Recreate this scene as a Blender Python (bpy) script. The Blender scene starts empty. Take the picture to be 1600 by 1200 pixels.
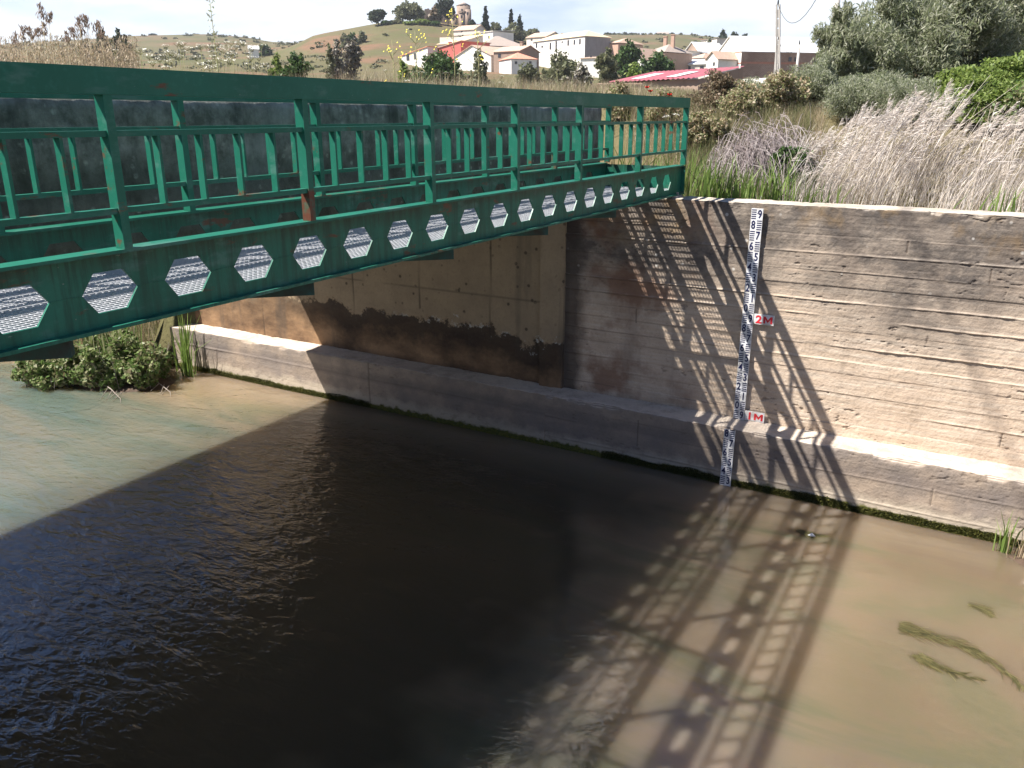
import bpy, math, random
import numpy as np
from mathutils import Vector
R = math.radians
sc = bpy.context.scene
col = sc.collection
# ------------------------------------------------------------------ camera
F_PX = 1289.0                       # focal length in pixels of a 1600 px wide frame
EYE = 3.83                          # metres on the river gauge
PITCH = math.atan(420 / F_PX)
cam_d = bpy.data.cameras.new('camera'); cam = bpy.data.objects.new('camera', cam_d)
col.objects.link(cam); sc.camera = cam
cam_d.sensor_width = 36; cam_d.lens = 36 * F_PX / 1600
cam_d.clip_start = 0.05; cam_d.clip_end = 8000
cam.location = (0, 0, EYE); cam.rotation_euler = (math.pi/2 - PITCH, 0, R(30))
# ------------------------------------------------------------------ light
SUN = Vector((-0.574, -0.478, 1.0)).normalized()      # towards the sun
sun_d = bpy.data.lights.new('sun', 'SUN'); sun = bpy.data.objects.new('sun', sun_d); col.objects.link(sun)
sun_d.energy = 5.0; sun_d.angle = R(0.55); sun_d.color = (1.0, 0.95, 0.88)
sun.rotation_euler = SUN.to_track_quat('Z', 'Y').to_euler()
w = bpy.data.worlds.new('World'); sc.world = w; w.use_nodes = True
nt = w.node_tree; N = nt.nodes; L = nt.links; N.clear()
out = N.new('ShaderNodeOutputWorld'); bg = N.new('ShaderNodeBackground')
sky = N.new('ShaderNodeTexSky'); sky.sky_type = 'NISHITA'; sky.sun_disc = False
sky.sun_elevation = math.asin(SUN.z); sky.sun_rotation = math.atan2(SUN.x, SUN.y)
sky.air_density = 1.0; sky.dust_density = 0.1; sky.ozone_density = 3.0; sky.altitude = 800
tc = N.new('ShaderNodeTexCoord'); sep = N.new('ShaderNodeSeparateXYZ'); L.new(tc.outputs['Generated'], sep.inputs[0])
mp = N.new('ShaderNodeMapping'); mp.inputs['Scale'].default_value = (1.6, 1.6, 7); L.new(tc.outputs['Generated'], mp.inputs[0])
nz = N.new('ShaderNodeTexNoise'); nz.inputs['Scale'].default_value = 2.2; nz.inputs['Detail'].default_value = 7; nz.inputs['Roughness'].default_value = .55
L.new(mp.outputs[0], nz.inputs['Vector'])
cr = N.new('ShaderNodeMapRange'); cr.inputs['From Min'].default_value = .30; cr.inputs['From Max'].default_value = .50; cr.inputs['To Min'].default_value = .42; L.new(nz.outputs['Fac'], cr.inputs['Value'])
el = N.new('ShaderNodeMapRange'); el.inputs['From Min'].default_value = .11; el.inputs['From Max'].default_value = .22
el.inputs['To Min'].default_value = 1; el.inputs['To Max'].default_value = 0.0; L.new(sep.outputs['Z'], el.inputs['Value'])
mu = N.new('ShaderNodeMath'); mu.operation = 'MULTIPLY'; L.new(cr.outputs[0], mu.inputs[0]); L.new(el.outputs[0], mu.inputs[1])
mx = N.new('ShaderNodeMix'); mx.data_type = 'RGBA'; L.new(mu.outputs[0], mx.inputs['Factor']); tn = N.new('ShaderNodeMix'); tn.data_type = 'RGBA'; tn.blend_type = 'MULTIPLY'; tn.inputs['Factor'].default_value = 1; tn.inputs['B'].default_value = (.84, .93, 1.12, 1); L.new(sky.outputs[0], tn.inputs['A']); L.new(tn.outputs['Result'], mx.inputs['A'])
mx.inputs['B'].default_value = (9.4, 10.1, 10.8, 1)
L.new(mx.outputs['Result'], bg.inputs['Color']); bg.inputs['Strength'].default_value = 0.05
L.new(bg.outputs[0], out.inputs[0])
sc.view_settings.view_transform = 'Standard'; sc.view_settings.look = 'None'
sc.view_settings.exposure = 1.28; sc.view_settings.gamma = 1
sc.cycles.max_bounces = 8; sc.cycles.transparent_max_bounces = 12
# ------------------------------------------------------------------ survey helpers: bearings taken from the camera station
CA, SA = math.cos(R(30)), 0.5
CP, SP = math.cos(PITCH), math.sin(PITCH)
def ray(px, py):
    x = px - 800; y = 600 - py
    h = F_PX*CP + y*SP; u = y*CP - F_PX*SP
    return (-SA*h + CA*x, CA*h + SA*x, u)
def at(px, py, D):
    """world point seen at a bearing, at horizontal distance D"""
    v = ray(px, py); k = D / math.hypot(v[0], v[1])
    return Vector((v[0]*k, v[1]*k, EYE + v[2]*k))
def on_z(px, py, z):
    v = ray(px, py); k = (z - EYE) / v[2]
    return Vector((v[0]*k, v[1]*k, z))
# ------------------------------------------------------------------ object helpers
def tag(o, label=None, cat=None, group=None, kind=None):
    if label: o['label'] = label
    if cat: o['category'] = cat
    if group: o['group'] = group
    if kind: o['kind'] = kind
    return o
def empty(name, loc, label, cat, group=None):
    o = bpy.data.objects.new(name, None); col.objects.link(o); o.location = loc; o.empty_display_size = .1
    return tag(o, label, cat, group)
def link(name, me, mat, parent=None):
    o = bpy.data.objects.new(name, me); col.objects.link(o)
    if mat is not None: me.materials.append(mat)
    if parent is not None:
        o.parent = parent
        o.matrix_parent_inverse.identity()
        o.location = -Vector(parent.location) if parent.type == 'EMPTY' and parent.parent is None else Vector((0, 0, 0))
    return o
def np_mesh(name, verts, faces, smooth=False):
    verts = np.asarray(verts, dtype=np.float32); faces = np.asarray(faces, dtype=np.int32)
    me = bpy.data.meshes.new(name)
    n, k = faces.shape
    me.vertices.add(len(verts)); me.vertices.foreach_set('co', verts.ravel())
    me.loops.add(n*k); me.loops.foreach_set('vertex_index', faces.ravel())
    me.polygons.add(n); me.polygons.foreach_set('loop_start', np.arange(n, dtype=np.int32)*k)
    me.polygons.foreach_set('loop_total', np.full(n, k, dtype=np.int32))
    if smooth: me.polygons.foreach_set('use_smooth', np.ones(n, dtype=bool))
    me.update(calc_edges=True); me.validate()
    return me
class MB:
    def __init__(s): s.v = []; s.f = []; s.sm = []
    def poly(s, pts, smooth=False):
        b = len(s.v); s.v += [tuple(p) for p in pts]; s.f.append(tuple(range(b, b+len(pts)))); s.sm.append(smooth)
    def box(s, x0, x1, y0, y1, z0, z1):
        b = len(s.v)
        s.v += [(x0,y0,z0),(x1,y0,z0),(x1,y1,z0),(x0,y1,z0),(x0,y0,z1),(x1,y0,z1),(x1,y1,z1),(x0,y1,z1)]
        for q in ((0,3,2,1),(4,5,6,7),(0,1,5,4),(1,2,6,5),(2,3,7,6),(3,0,4,7)): s.f.append(tuple(b+i for i in q)); s.sm.append(False)
    def obox(s, o, ax, ay, az):
        """oriented box: corner o and three edge vectors"""
        o, ax, ay, az = map(Vector, (o, ax, ay, az)); b = len(s.v)
        s.v += [tuple(p) for p in (o, o+ax, o+ax+ay, o+ay, o+az, o+ax+az, o+ax+ay+az, o+ay+az)]
        for q in ((0,3,2,1),(4,5,6,7),(0,1,5,4),(1,2,6,5),(2,3,7,6),(3,0,4,7)): s.f.append(tuple(b+i for i in q)); s.sm.append(False)
    def bar(s, p, q, wd, ht):
        p, q = Vector(p), Vector(q); d = (q-p).normalized(); up = Vector((0,0,1))
        if abs(d.z) > .95: up = Vector((0,1,0))
        sd = d.cross(up).normalized(); u = sd.cross(d).normalized()
        s.obox(p - sd*wd/2 - u*ht/2, q-p, sd*wd, u*ht)
    def tube(s, pts, rad, seg=7, cap=True):
        pts = [Vector(p) for p in pts]; rings = []
        for i, p in enumerate(pts):
            d = (pts[min(i+1, len(pts)-1)] - pts[max(i-1, 0)]).normalized()
            a = d.cross(Vector((0,0,1)));
            if a.length < .05: a = d.cross(Vector((1,0,0)))
            a.normalize(); c = a.cross(d)
            b = len(s.v); rings.append(b)
            for k in range(seg):
                t = 2*math.pi*k/seg; s.v.append(tuple(p + (a*math.cos(t)+c*math.sin(t))*rad[i]))
        for i in range(len(pts)-1):
            for k in range(seg):
                k2 = (k+1) % seg
                s.f.append((rings[i]+k, rings[i]+k2, rings[i+1]+k2, rings[i+1]+k)); s.sm.append(True)
        if cap:
            s.f.append(tuple(rings[-1]+k for k in range(seg))); s.sm.append(False)
            s.f.append(tuple(rings[0]+k for k in reversed(range(seg)))); s.sm.append(False)
    def build(s, name, mat, parent=None):
        me = bpy.data.meshes.new(name); me.from_pydata(s.v, [], s.f)
        me.polygons.foreach_set('use_smooth', s.sm); me.update()
        return link(name, me, mat, parent)
# value noise in numpy
def vnoise(x, y, seed=0, octaves=4, rough=.5):
    tot = np.zeros_like(x, dtype=float); amp = 1; nrm = 0
    for o in range(octaves):
        rs = np.random.RandomState(seed*131+o); T = rs.rand(256, 256)
        xf = x*(2**o); yf = y*(2**o); xi = np.floor(xf).astype(int); yi = np.floor(yf).astype(int)
        fx = xf-xi; fy = yf-yi; fx = fx*fx*(3-2*fx); fy = fy*fy*(3-2*fy)
        a = T[xi % 256, yi % 256]; b = T[(xi+1) % 256, yi % 256]; c = T[xi % 256, (yi+1) % 256]; d = T[(xi+1) % 256, (yi+1) % 256]
        tot += amp*((a*(1-fx)+b*fx)*(1-fy)+(c*(1-fx)+d*fx)*fy); nrm += amp; amp *= rough
    return tot/nrm
# ------------------------------------------------------------------ materials
MATS = {}
class NT:
    """small node graph helper"""
    def __init__(s, name):
        s.m = bpy.data.materials.new(name); s.m.use_nodes = True; s.t = s.m.node_tree; s.t.nodes.clear()
        s.o = s.t.nodes.new('ShaderNodeOutputMaterial'); s.geo = None
    def n(s, t, **k):
        x = s.t.nodes.new(t)
        for a, b in k.items(): setattr(x, a, b)
        return x
    def l(s, a, b): s.t.links.new(a, b)
    def setv(s, sock, v):
        if isinstance(v, bpy.types.NodeSocket): s.l(v, sock)
        elif isinstance(v, (tuple, list)) and len(v) == 3 and sock.type == 'RGBA': sock.default_value = (*v, 1)
        else: sock.default_value = v
    def pos(s):
        if s.geo is None: s.geo = s.n('ShaderNodeNewGeometry')
        return s.geo.outputs['Position']
    def obj(s): return s.n('ShaderNodeTexCoord').outputs['Object']
    def xyz(s, v=None):
        q = s.n('ShaderNodeSeparateXYZ'); s.l(v or s.pos(), q.inputs[0]); return q.outputs
    def mapv(s, v, sc=(1,1,1), rot=(0,0,0), loc=(0,0,0)):
        q = s.n('ShaderNodeMapping'); s.l(v, q.inputs[0]); q.inputs['Scale'].default_value = sc; q.inputs['Rotation'].default_value = rot; q.inputs['Location'].default_value = loc; return q.outputs[0]
    def noise(s, scale, detail=4, rough=.55, v=None, dist=0):
        q = s.n('ShaderNodeTexNoise'); s.l(v or s.pos(), q.inputs['Vector']); q.inputs['Scale'].default_value = scale
        q.inputs['Detail'].default_value = detail; q.inputs['Roughness'].default_value = rough; q.inputs['Distortion'].default_value = dist; return q.outputs['Fac']
    def mr(s, v, a, b, c=0., d=1.):
        q = s.n('ShaderNodeMapRange'); s.setv(q.inputs['Value'], v); q.inputs['From Min'].default_value = a; q.inputs['From Max'].default_value = b
        s.setv(q.inputs['To Min'], c); s.setv(q.inputs['To Max'], d); return q.outputs[0]
    def math(s, op, a, b=0.):
        q = s.n('ShaderNodeMath', operation=op); s.setv(q.inputs[0], a); s.setv(q.inputs[1], b); return q.outputs[0]
    def mix(s, f, a, b, mode='MIX'):
        q = s.n('ShaderNodeMix', data_type='RGBA', blend_type=mode); s.setv(q.inputs['Factor'], f); s.setv(q.inputs['A'], a); s.setv(q.inputs['B'], b); return q.outputs['Result']
    def bump(s, h, strength=.3, dist=.01):
        q = s.n('ShaderNodeBump'); s.l(h, q.inputs['Height']); q.inputs['Strength'].default_value = strength; q.inputs['Distance'].default_value = dist; return q.outputs[0]
    def pbr(s, colr, rough=.8, bump=None, spec=.3, metal=0., out=True):
        p = s.n('ShaderNodeBsdfPrincipled'); s.setv(p.inputs['Base Color'], colr); s.setv(p.inputs['Roughness'], rough)
        p.inputs['Specular IOR Level'].default_value = spec; p.inputs['Metallic'].default_value = metal
        if bump is not None: s.l(bump, p.inputs['Normal'])
        if out: s.l(p.outputs[0], s.o.inputs[0])
        return p.outputs[0]
def simple(name, c, c2=None, scale=6., rough=.85, bump=.2, spec=.25, bd=.01):
    if name in MATS: return MATS[name]
    t = NT(name); n = t.noise(scale, 5, .6)
    c2 = c2 or tuple(x*.72 for x in c)
    cc = t.mix(t.mr(n, .35, .68), c, c2)
    t.pbr(cc, rough, t.bump(t.noise(scale*6, 3, .6), bump, bd), spec); MATS[name] = t.m; return t.m
def leafmat(name, cols, trans=.35, rough=.5):
    if name in MATS: return MATS[name]
    t = NT(name); g = t.n('ShaderNodeNewGeometry'); r = t.n('ShaderNodeValToRGB'); t.l(g.outputs['Random Per Island'], r.inputs[0])
    el = r.color_ramp.elements
    while len(el) < len(cols): el.new(.5)
    for i, c in enumerate(cols): el[i].position = i/(len(cols)-1); el[i].color = (*c, 1)
    p = t.n('ShaderNodeBsdfPrincipled'); t.l(r.outputs[0], p.inputs['Base Color']); p.inputs['Roughness'].default_value = rough; p.inputs['Specular IOR Level'].default_value = .3
    tr = t.n('ShaderNodeBsdfTranslucent'); t.l(r.outputs[0], tr.inputs[0])
    ms = t.n('ShaderNodeMixShader'); ms.inputs[0].default_value = trans; t.l(p.outputs[0], ms.inputs[1]); t.l(tr.outputs[0], ms.inputs[2]); t.l(ms.outputs[0], t.o.inputs[0])
    MATS[name] = t.m; return t.m

def mat_paint(name='green_paint', rusty=False):
    t = NT(name); p = t.pos(); z = t.xyz()[2]
    n1 = t.noise(1.6, 4, .6); n2 = t.noise(9, 6, .7); n3 = t.noise(45, 3, .6)
    base = t.mix(t.mr(n1, .35, .7), (.011, .112, .072), (.019, .145, .096))
    base = t.mix(t.mr(n3, .55, .8, 0, .25), base, (.06, .25, .19))
    # grime just below the top flange, vertical runs on the web
    st = t.noise(1.0, 5, .7, t.mapv(p, (30, 30, 2.0)))
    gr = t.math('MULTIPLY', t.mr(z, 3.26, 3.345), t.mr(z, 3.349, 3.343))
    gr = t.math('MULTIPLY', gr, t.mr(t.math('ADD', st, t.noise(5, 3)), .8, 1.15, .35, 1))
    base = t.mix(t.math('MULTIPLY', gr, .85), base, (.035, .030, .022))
    # faded chalk patches and rust
    pa = t.noise(1.0, 5, .65, t.mapv(p, (5, 3.2, 9)))
    base = t.mix(t.mr(pa, .56, .66, 0, .45), base, (.10, .20, .17))
    rr = t.noise(1.0, 6, .7, t.mapv(p, (7, 2.6, 8), loc=(3, 1, 5)))
    base = t.mix(t.mr(rr, .615, .66, 0, .85), base, (.13, .05, .028))
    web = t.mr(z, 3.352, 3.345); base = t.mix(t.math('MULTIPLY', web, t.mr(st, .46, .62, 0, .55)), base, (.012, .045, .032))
    ch = t.noise(1.0, 3, .8, t.mapv(p, (60, 22, 60))); base = t.mix(t.mr(ch, .70, .73, 0, .7), base, (.20, .24, .21))
    if rusty:
        base = t.mix(t.math('MULTIPLY', t.mr(z, 3.51, 3.49), t.mr(n2, .36, .52)), base, (.12, .045, .028))
    t.pbr(base, t.mr(n2, .3, .7, .30, .5), t.bump(n3, .08, .002), .22)
    MATS[name] = t.m; return t.m
PAINT = mat_paint(); PAINT_R = mat_paint('rusted_green_paint', True)

def mat_concrete_wall():
    t = NT('board_marked_concrete'); x, y, z = t.xyz(); p = t.pos()
    big = t.noise(.9, 5, .6); mid = t.noise(4.5, 6, .65); fine = t.noise(38, 4, .7)
    grain = t.noise(1.0, 5, .65, t.mapv(p, (2.2, 8, 26)))
    warm = t.mix(t.mr(mid, .3, .7), (.56, .44, .335), (.44, .34, .25))
    warm = t.mix(t.mr(grain, .45, .7, 0, .5), warm, (.60, .53, .44))
    grey = t.mix(t.mr(mid, .3, .72), (.19, .155, .125), (.31, .26, .21))
    # height of the weathering line wanders
    hz = t.math('ADD', z, t.mr(big, .3, .7, -.38, .38))
    f = t.mr(hz, 1.75, 2.75)
    c = t.mix(f, warm, grey)
    # lichen, near black blooms in the top band
    dk = t.math('MULTIPLY', t.mr(hz, 2.1, 2.6), t.mr(t.noise(2.6, 8, .75, t.mapv(p, (1, 1, 1.6))), .40, .58))
    c = t.mix(t.math('MULTIPLY', dk, .80), c, (.07, .062, .058))
    ocr = t.math('MULTIPLY', t.mr(hz, 2.75, 2.95), t.mr(t.noise(2.0, 5, .6, t.mapv(p, (1, 1, 1), loc=(4, 2, 0))), .5, .62))
    c = t.mix(t.math('MULTIPLY', ocr, .55), c, (.26, .165, .07))
    # stains running down
    st = t.noise(1.0, 6, .6, t.mapv(p, (3.2, 3, .42)))
    c = t.mix(t.mr(st, .55, .72, 0, .45), c, (.16, .125, .10))
    # rust-brown patches low down left of the gauge
    rb = t.math('MULTIPLY', t.mr(x, -2.1, -2.8), t.mr(t.noise(1.5, 5, .6, t.mapv(p, (1, 1, 1), loc=(9, 2, 1))), .5, .63))
    c = t.mix(t.math('MULTIPLY', rb, .7), c, (.17, .075, .04))
    c = t.mix(t.math('MULTIPLY', t.mr(t.math('ADD', x, t.mr(mid, .3, .7, -.06, .06)), -3.66, -3.80), .8), c, (.05, .04, .033))
    # white spots
    vo = t.n('ShaderNodeTexVoronoi'); vo.inputs['Scale'].default_value = 7.5; t.l(p, vo.inputs['Vector'])
    sp = t.math('MULTIPLY', t.mr(vo.outputs['Distance'], .14, .09), t.math('MULTIPLY', t.mr(z, 2.25, 2.4), t.mr(t.noise(1.8, 2, .5), .5, .6)))
    c = t.mix(t.math('MULTIPLY', sp, .8), c, (.55, .52, .47))
    # joint lines darker (attribute written with the mesh)
    at_ = t.n('ShaderNodeAttribute'); at_.attribute_name = 'joint'
    c = t.mix(t.math('MULTIPLY', at_.outputs['Fac'], .8), c, (.07, .05, .038))
    # upward faces lighter
    nz_ = t.xyz(t.geo.outputs['Normal'])[2]
    top = t.mr(nz_, .55, .9)
    c = t.mix(t.math('MULTIPLY', top, t.mr(mid, .25, .6, .35, .9)), c, (.52, .455, .38))
    c = t.mix(t.mr(fine, .52, .75, 0, .35), c, (.12, .10, .085))
    t.pbr(c, .92, t.bump(t.math('ADD', fine, t.math('MULTIPLY', mid, .8)), .55, .012), .2)
    return t.m
def mat_footing():
    t = NT('footing_concrete'); x, y, z = t.xyz(); p = t.pos()
    mid = t.noise(4, 6, .65); fine = t.noise(45, 4, .7); big = t.noise(1.1, 4, .6)
    c = t.mix(t.mr(mid, .35, .65), (.37, .29, .22), (.24, .195, .155))
    c = t.mix(t.mr(big, .42, .6, 0, .7), c, (.19, .165, .15))
    band = t.math('MULTIPLY', t.mr(t.math('ADD', z, t.mr(mid, .3, .7, -.05, .05)), .50, .42), 1.)
    c = t.mix(t.math('MULTIPLY', band, .7), c, (.45, .385, .30))
    b2 = t.math('MULTIPLY', t.mr(z, .62, .66), t.mr(z, .78, .72))
    c = t.mix(t.math('MULTIPLY', b2, .35), c, (.12, .10, .095))
    at_ = t.n('ShaderNodeAttribute'); at_.attribute_name = 'joint'
    c = t.mix(t.math('MULTIPLY', at_.outputs['Fac'], .6), c, (.09, .07, .055))
    al = t.mr(t.math('ADD', z, t.mr(t.noise(9, 4, .6), .3, .7, -.03, .03)), .375, .345)
    c = t.mix(al, c, t.mix(t.mr(fine, .4, .6), (.115, .11, .022), (.05, .058, .012)))
    nz_ = t.xyz(t.geo.outputs['Normal'])[2]
    top = t.mr(nz_, .6, .9)
    c = t.mix(t.math('MULTIPLY', top, t.mr(t.noise(6, 6, .7), .3, .55, .35, 1)), c, (.56, .48, .395))
    c = t.mix(t.mr(fine, .55, .78, 0, .4), c, (.10, .085, .075))
    t.pbr(c, .93, t.bump(t.math('ADD', fine, mid), .5, .012), .2); return t.m
def mat_abutment():
    t = NT('stained_abutment_concrete'); x, y, z = t.xyz(); p = t.pos()
    mid = t.noise(3, 6, .65); fine = t.noise(30, 4, .7)
    up = t.mix(t.mr(mid, .35, .7), (.33, .25, .16), (.25, .19, .125))
    vo = t.n('ShaderNodeTexVoronoi'); vo.inputs['Scale'].default_value = 9; t.l(p, vo.inputs['Vector'])
    up = t.mix(t.math('MULTIPLY', t.mr(vo.outputs['Distance'], .22, .12), t.mr(mid, .45, .55)), up, (.10, .075, .05))
    low = t.mix(t.mr(t.noise(1.6, 6, .65, t.mapv(p, (1, 1, 2))), .38, .62), (.34, .21, .115), (.14, .085, .05))
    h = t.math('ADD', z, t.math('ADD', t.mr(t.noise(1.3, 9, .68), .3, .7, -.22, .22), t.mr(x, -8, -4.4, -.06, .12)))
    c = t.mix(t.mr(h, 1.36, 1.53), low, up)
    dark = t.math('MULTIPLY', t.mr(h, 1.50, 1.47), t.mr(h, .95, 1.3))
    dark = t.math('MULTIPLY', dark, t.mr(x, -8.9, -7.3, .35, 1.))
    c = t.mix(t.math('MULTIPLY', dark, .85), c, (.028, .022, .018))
    white = t.math('MULTIPLY', t.math('MULTIPLY', t.mr(h, 1.455, 1.48), t.mr(h, 1.53, 1.50)), t.mr(t.noise(7, 5, .7), .52, .60))
    c = t.mix(t.math('MULTIPLY', white, t.mr(x, -7.2, -5)), c, (.45, .45, .42))
    st = t.noise(1.0, 6, .6, t.mapv(p, (2.6, 3, .3), loc=(0, 0, 3)))
    c = t.mix(t.mr(st, .56, .7, 0, .6), c, (.07, .06, .05))
    at_ = t.n('ShaderNodeAttribute'); at_.attribute_name = 'joint'
    c = t.mix(t.math('MULTIPLY', at_.outputs['Fac'], .8), c, (.05, .038, .028))
    c = t.mix(t.mr(fine, .52, .75, 0, .3), c, (.12, .095, .075))
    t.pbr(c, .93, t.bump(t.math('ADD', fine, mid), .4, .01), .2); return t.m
def mat_parapet():
    t = NT('mossy_parapet_concrete'); x, y, z = t.xyz(); p = t.pos()
    m = t.noise(7, 8, .75); f = t.noise(55, 5, .75); b = t.noise(1.4, 5, .6)
    c = t.mix(t.mr(m, .38, .62), (.12, .13, .11), (.31, .32, .28))
    c = t.mix(t.mr(t.noise(1.0, 6, .65, t.mapv(p, (6, 6, .7))), .48, .66, 0, .7), c, (.05, .058, .05))
    c = t.mix(t.mr(b, .5, .68, 0, .65), c, (.33, .36, .34))
    c = t.mix(t.mr(t.math('ADD', z, t.mr(b, .3, .7, -.1, .1)), 3.62, 3.50, 0, .55), c, (.085, .078, .06))
    vo = t.n('ShaderNodeTexVoronoi'); vo.inputs['Scale'].default_value = 13; t.l(p, vo.inputs['Vector'])
    c = t.mix(t.math('MULTIPLY', t.mr(vo.outputs['Distance'], .25, .12), t.mr(m, .45, .6)), c, (.38, .40, .34))
    at_ = t.n('ShaderNodeAttribute'); at_.attribute_name = 'joint'
    nz_ = t.xyz(t.geo.outputs['Normal'])[2]
    c = t.mix(t.mr(nz_, .6, .9), c, (.42, .37, .31))
    t.pbr(c, .95, t.bump(t.math('ADD', m, f), .7, .015), .15); return t.m
def mat_water():
    t = NT('murky_river_water'); p = t.pos(); x, y, z = t.xyz()
    # ripples: long across the flow, drifting with it
    q1 = t.mapv(p, (3.2, 6.0, 1), rot=(0, 0, R(-28)))
    q2 = t.mapv(p, (9, 17, 1), rot=(0, 0, R(-18)))
    r1 = t.noise(1.0, 3, .5, q1, .6); r2 = t.noise(1.0, 3, .55, q2, .8); r3 = t.noise(1.4, 2, .5, p)
    calm = t.mr(t.math('ADD', x, t.mr(r3, .3, .7, -.6, .6)), -4.8, -3.2, 1.0, .24)     # slack water by the gauge
    near = t.mr(y, 7.6, 6.2, .45, 1)
    h = t.math('ADD', t.math('MULTIPLY', r1, 1.0), t.math('MULTIPLY', r2, .42))
    h = t.math('MULTIPLY', t.math('MULTIPLY', h, calm), near)
    b = t.bump(h, 1.0, .028)
    fr = t.n('ShaderNodeFresnel'); fr.inputs['IOR'].default_value = 1.95; t.l(b, fr.inputs['Normal'])
    gl = t.n('ShaderNodeBsdfGlossy'); gl.inputs['Roughness'].default_value = .035; t.l(b, gl.inputs['Normal'])
    # suspended silt, drawn out along the current
    sw = t.noise(1.0, 5, .55, t.mapv(p, (.35, 1.3, 1), rot=(0, 0, R(14))), 1.2)
    silt = t.mix(t.mr(sw, .40, .62), (.31, .225, .14), (.165, .145, .08))
    silt = t.mix(t.math('MULTIPLY', t.mr(x, -6.2, -7.5), t.mr(y, 7.0, 6.0)), silt, t.mix(t.mr(sw, .40, .62), (.175, .17, .125), (.10, .13, .105)))
    silt = t.mix(t.mr(y, 6.9, 7.6), silt, (.27, .20, .135))
    bridge_shade = t.math('MULTIPLY', t.math('MULTIPLY', t.mr(t.math('ADD', x, t.mr(r3, .3, .7, -.3, .3)), -8.2, -6.6), t.mr(t.math('ADD', x, t.mr(r3, .3, .7, -.4, .4)), -1.3, -2.8)), t.mr(y, 7.6, 6.8, .3, 1))   # shade below the bridges, painted into the water colour
    silt = t.mix(t.math('MULTIPLY', bridge_shade, .9), silt, (.035, .034, .022))
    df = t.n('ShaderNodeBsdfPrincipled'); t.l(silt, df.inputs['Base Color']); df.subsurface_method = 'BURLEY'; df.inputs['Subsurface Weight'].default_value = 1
    df.inputs['Subsurface Radius'].default_value = (1, .8, .5); df.inputs['Subsurface Scale'].default_value = .34; df.inputs['Specular IOR Level'].default_value = 0; df.inputs['Roughness'].default_value = 1
    tr = t.n('ShaderNodeBsdfTransparent'); tr.inputs[0].default_value = (.90, .86, .72, 1)
    body = t.n('ShaderNodeMixShader')
    t.l(t.mr(x, -1.4, -.2, t.mr(sw, .40, .62, .80, .9), t.mr(sw, .40, .62, .42, .66)), body.inputs[0]); t.l(tr.outputs[0], body.inputs[1]); t.l(df.outputs[0], body.inputs[2])
    ms = t.n('ShaderNodeMixShader'); t.l(fr.outputs[0], ms.inputs[0]); t.l(body.outputs[0], ms.inputs[1]); t.l(gl.outputs[0], ms.inputs[2])
    t.l(ms.outputs[0], t.o.inputs[0]); return t.m
def mat_bed():
    t = NT('sandy_river_bed'); p = t.pos()
    a = t.noise(1.0, 5, .6, t.mapv(p, (.9, 3.2, 1), rot=(0, 0, R(20)), loc=(2, 1, 0)), .8); f = t.noise(28, 4, .7)
    c = t.mix(t.mr(a, .42, .6), (.60, .45, .30), (.12, .115, .045))
    vo = t.n('ShaderNodeTexVoronoi'); vo.inputs['Scale'].default_value = 21; t.l(p, vo.inputs['Vector'])
    pb = t.math('MULTIPLY', t.mr(vo.outputs['Distance'], .35, .2), t.mr(t.noise(1.3, 3, .5), .44, .52))
    c = t.mix(t.math('MULTIPLY', pb, .85), c, (.70, .50, .34))
    c = t.mix(t.mr(f, .5, .75, 0, .4), c, (.20, .15, .09))
    t.pbr(c, .9, t.bump(f, .5, .02), .2); return t.m
def mat_ground():
    t = NT('dry_meadow_ground'); p = t.pos(); x, y, z = t.xyz()
    a = t.noise(.02, 7, .65); b = t.noise(.35, 6, .65); f = t.noise(5, 5, .7)
    c = t.mix(t.mr(a, .38, .62), (.145, .12, .062), (.095, .10, .04))
    c = t.mix(t.mr(t.noise(.035, 6, .6, t.mapv(p, (1, 1, 3), loc=(40, 3, 0))), .52, .62), c, (.185, .11, .065))
    c = t.mix(t.mr(b, .45, .65, 0, .6), c, (.11, .085, .05))
    c = t.mix(t.mr(f, .5, .7, 0, .5), c, (.06, .05, .028))
    wet = t.mr(z, .62, .36)
    c = t.mix(wet, c, (.10, .055, .03))
    t.pbr(c, .95, t.bump(f, .6, .05), .15); return t.m
def mat_tiles(name, c1, c2, scale=3.):
    if name in MATS: return MATS[name]
    t = NT(name); p = t.pos(); n = t.noise(scale, 5, .7); f = t.noise(scale*5, 3, .6)
    c = t.mix(t.mr(n, .35, .65), c1, c2); c = t.mix(t.mr(f, .5, .7, 0, .5), c, tuple(v*.55 for v in c1))
    t.pbr(c, .9, t.bump(f, .5, .04), .2); MATS[name] = t.m; return t.m
def mat_plaster(name, c, dirt=.5):
    if name in MATS: return MATS[name]
    t = NT(name); p = t.pos(); n = t.noise(.5, 6, .65); s = t.noise(1.0, 5, .6, t.mapv(p, (1.2, 1.2, .25)))
    cc = t.mix(t.mr(n, .45, .7, 0, dirt), c, tuple(v*.72 for v in c)); cc = t.mix(t.mr(s, .52, .7, 0, dirt*.8), cc, tuple(v*.6 for v in c))
    t.pbr(cc, .9, t.bump(n, .2, .03), .2); MATS[name] = t.m; return t.m
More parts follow.
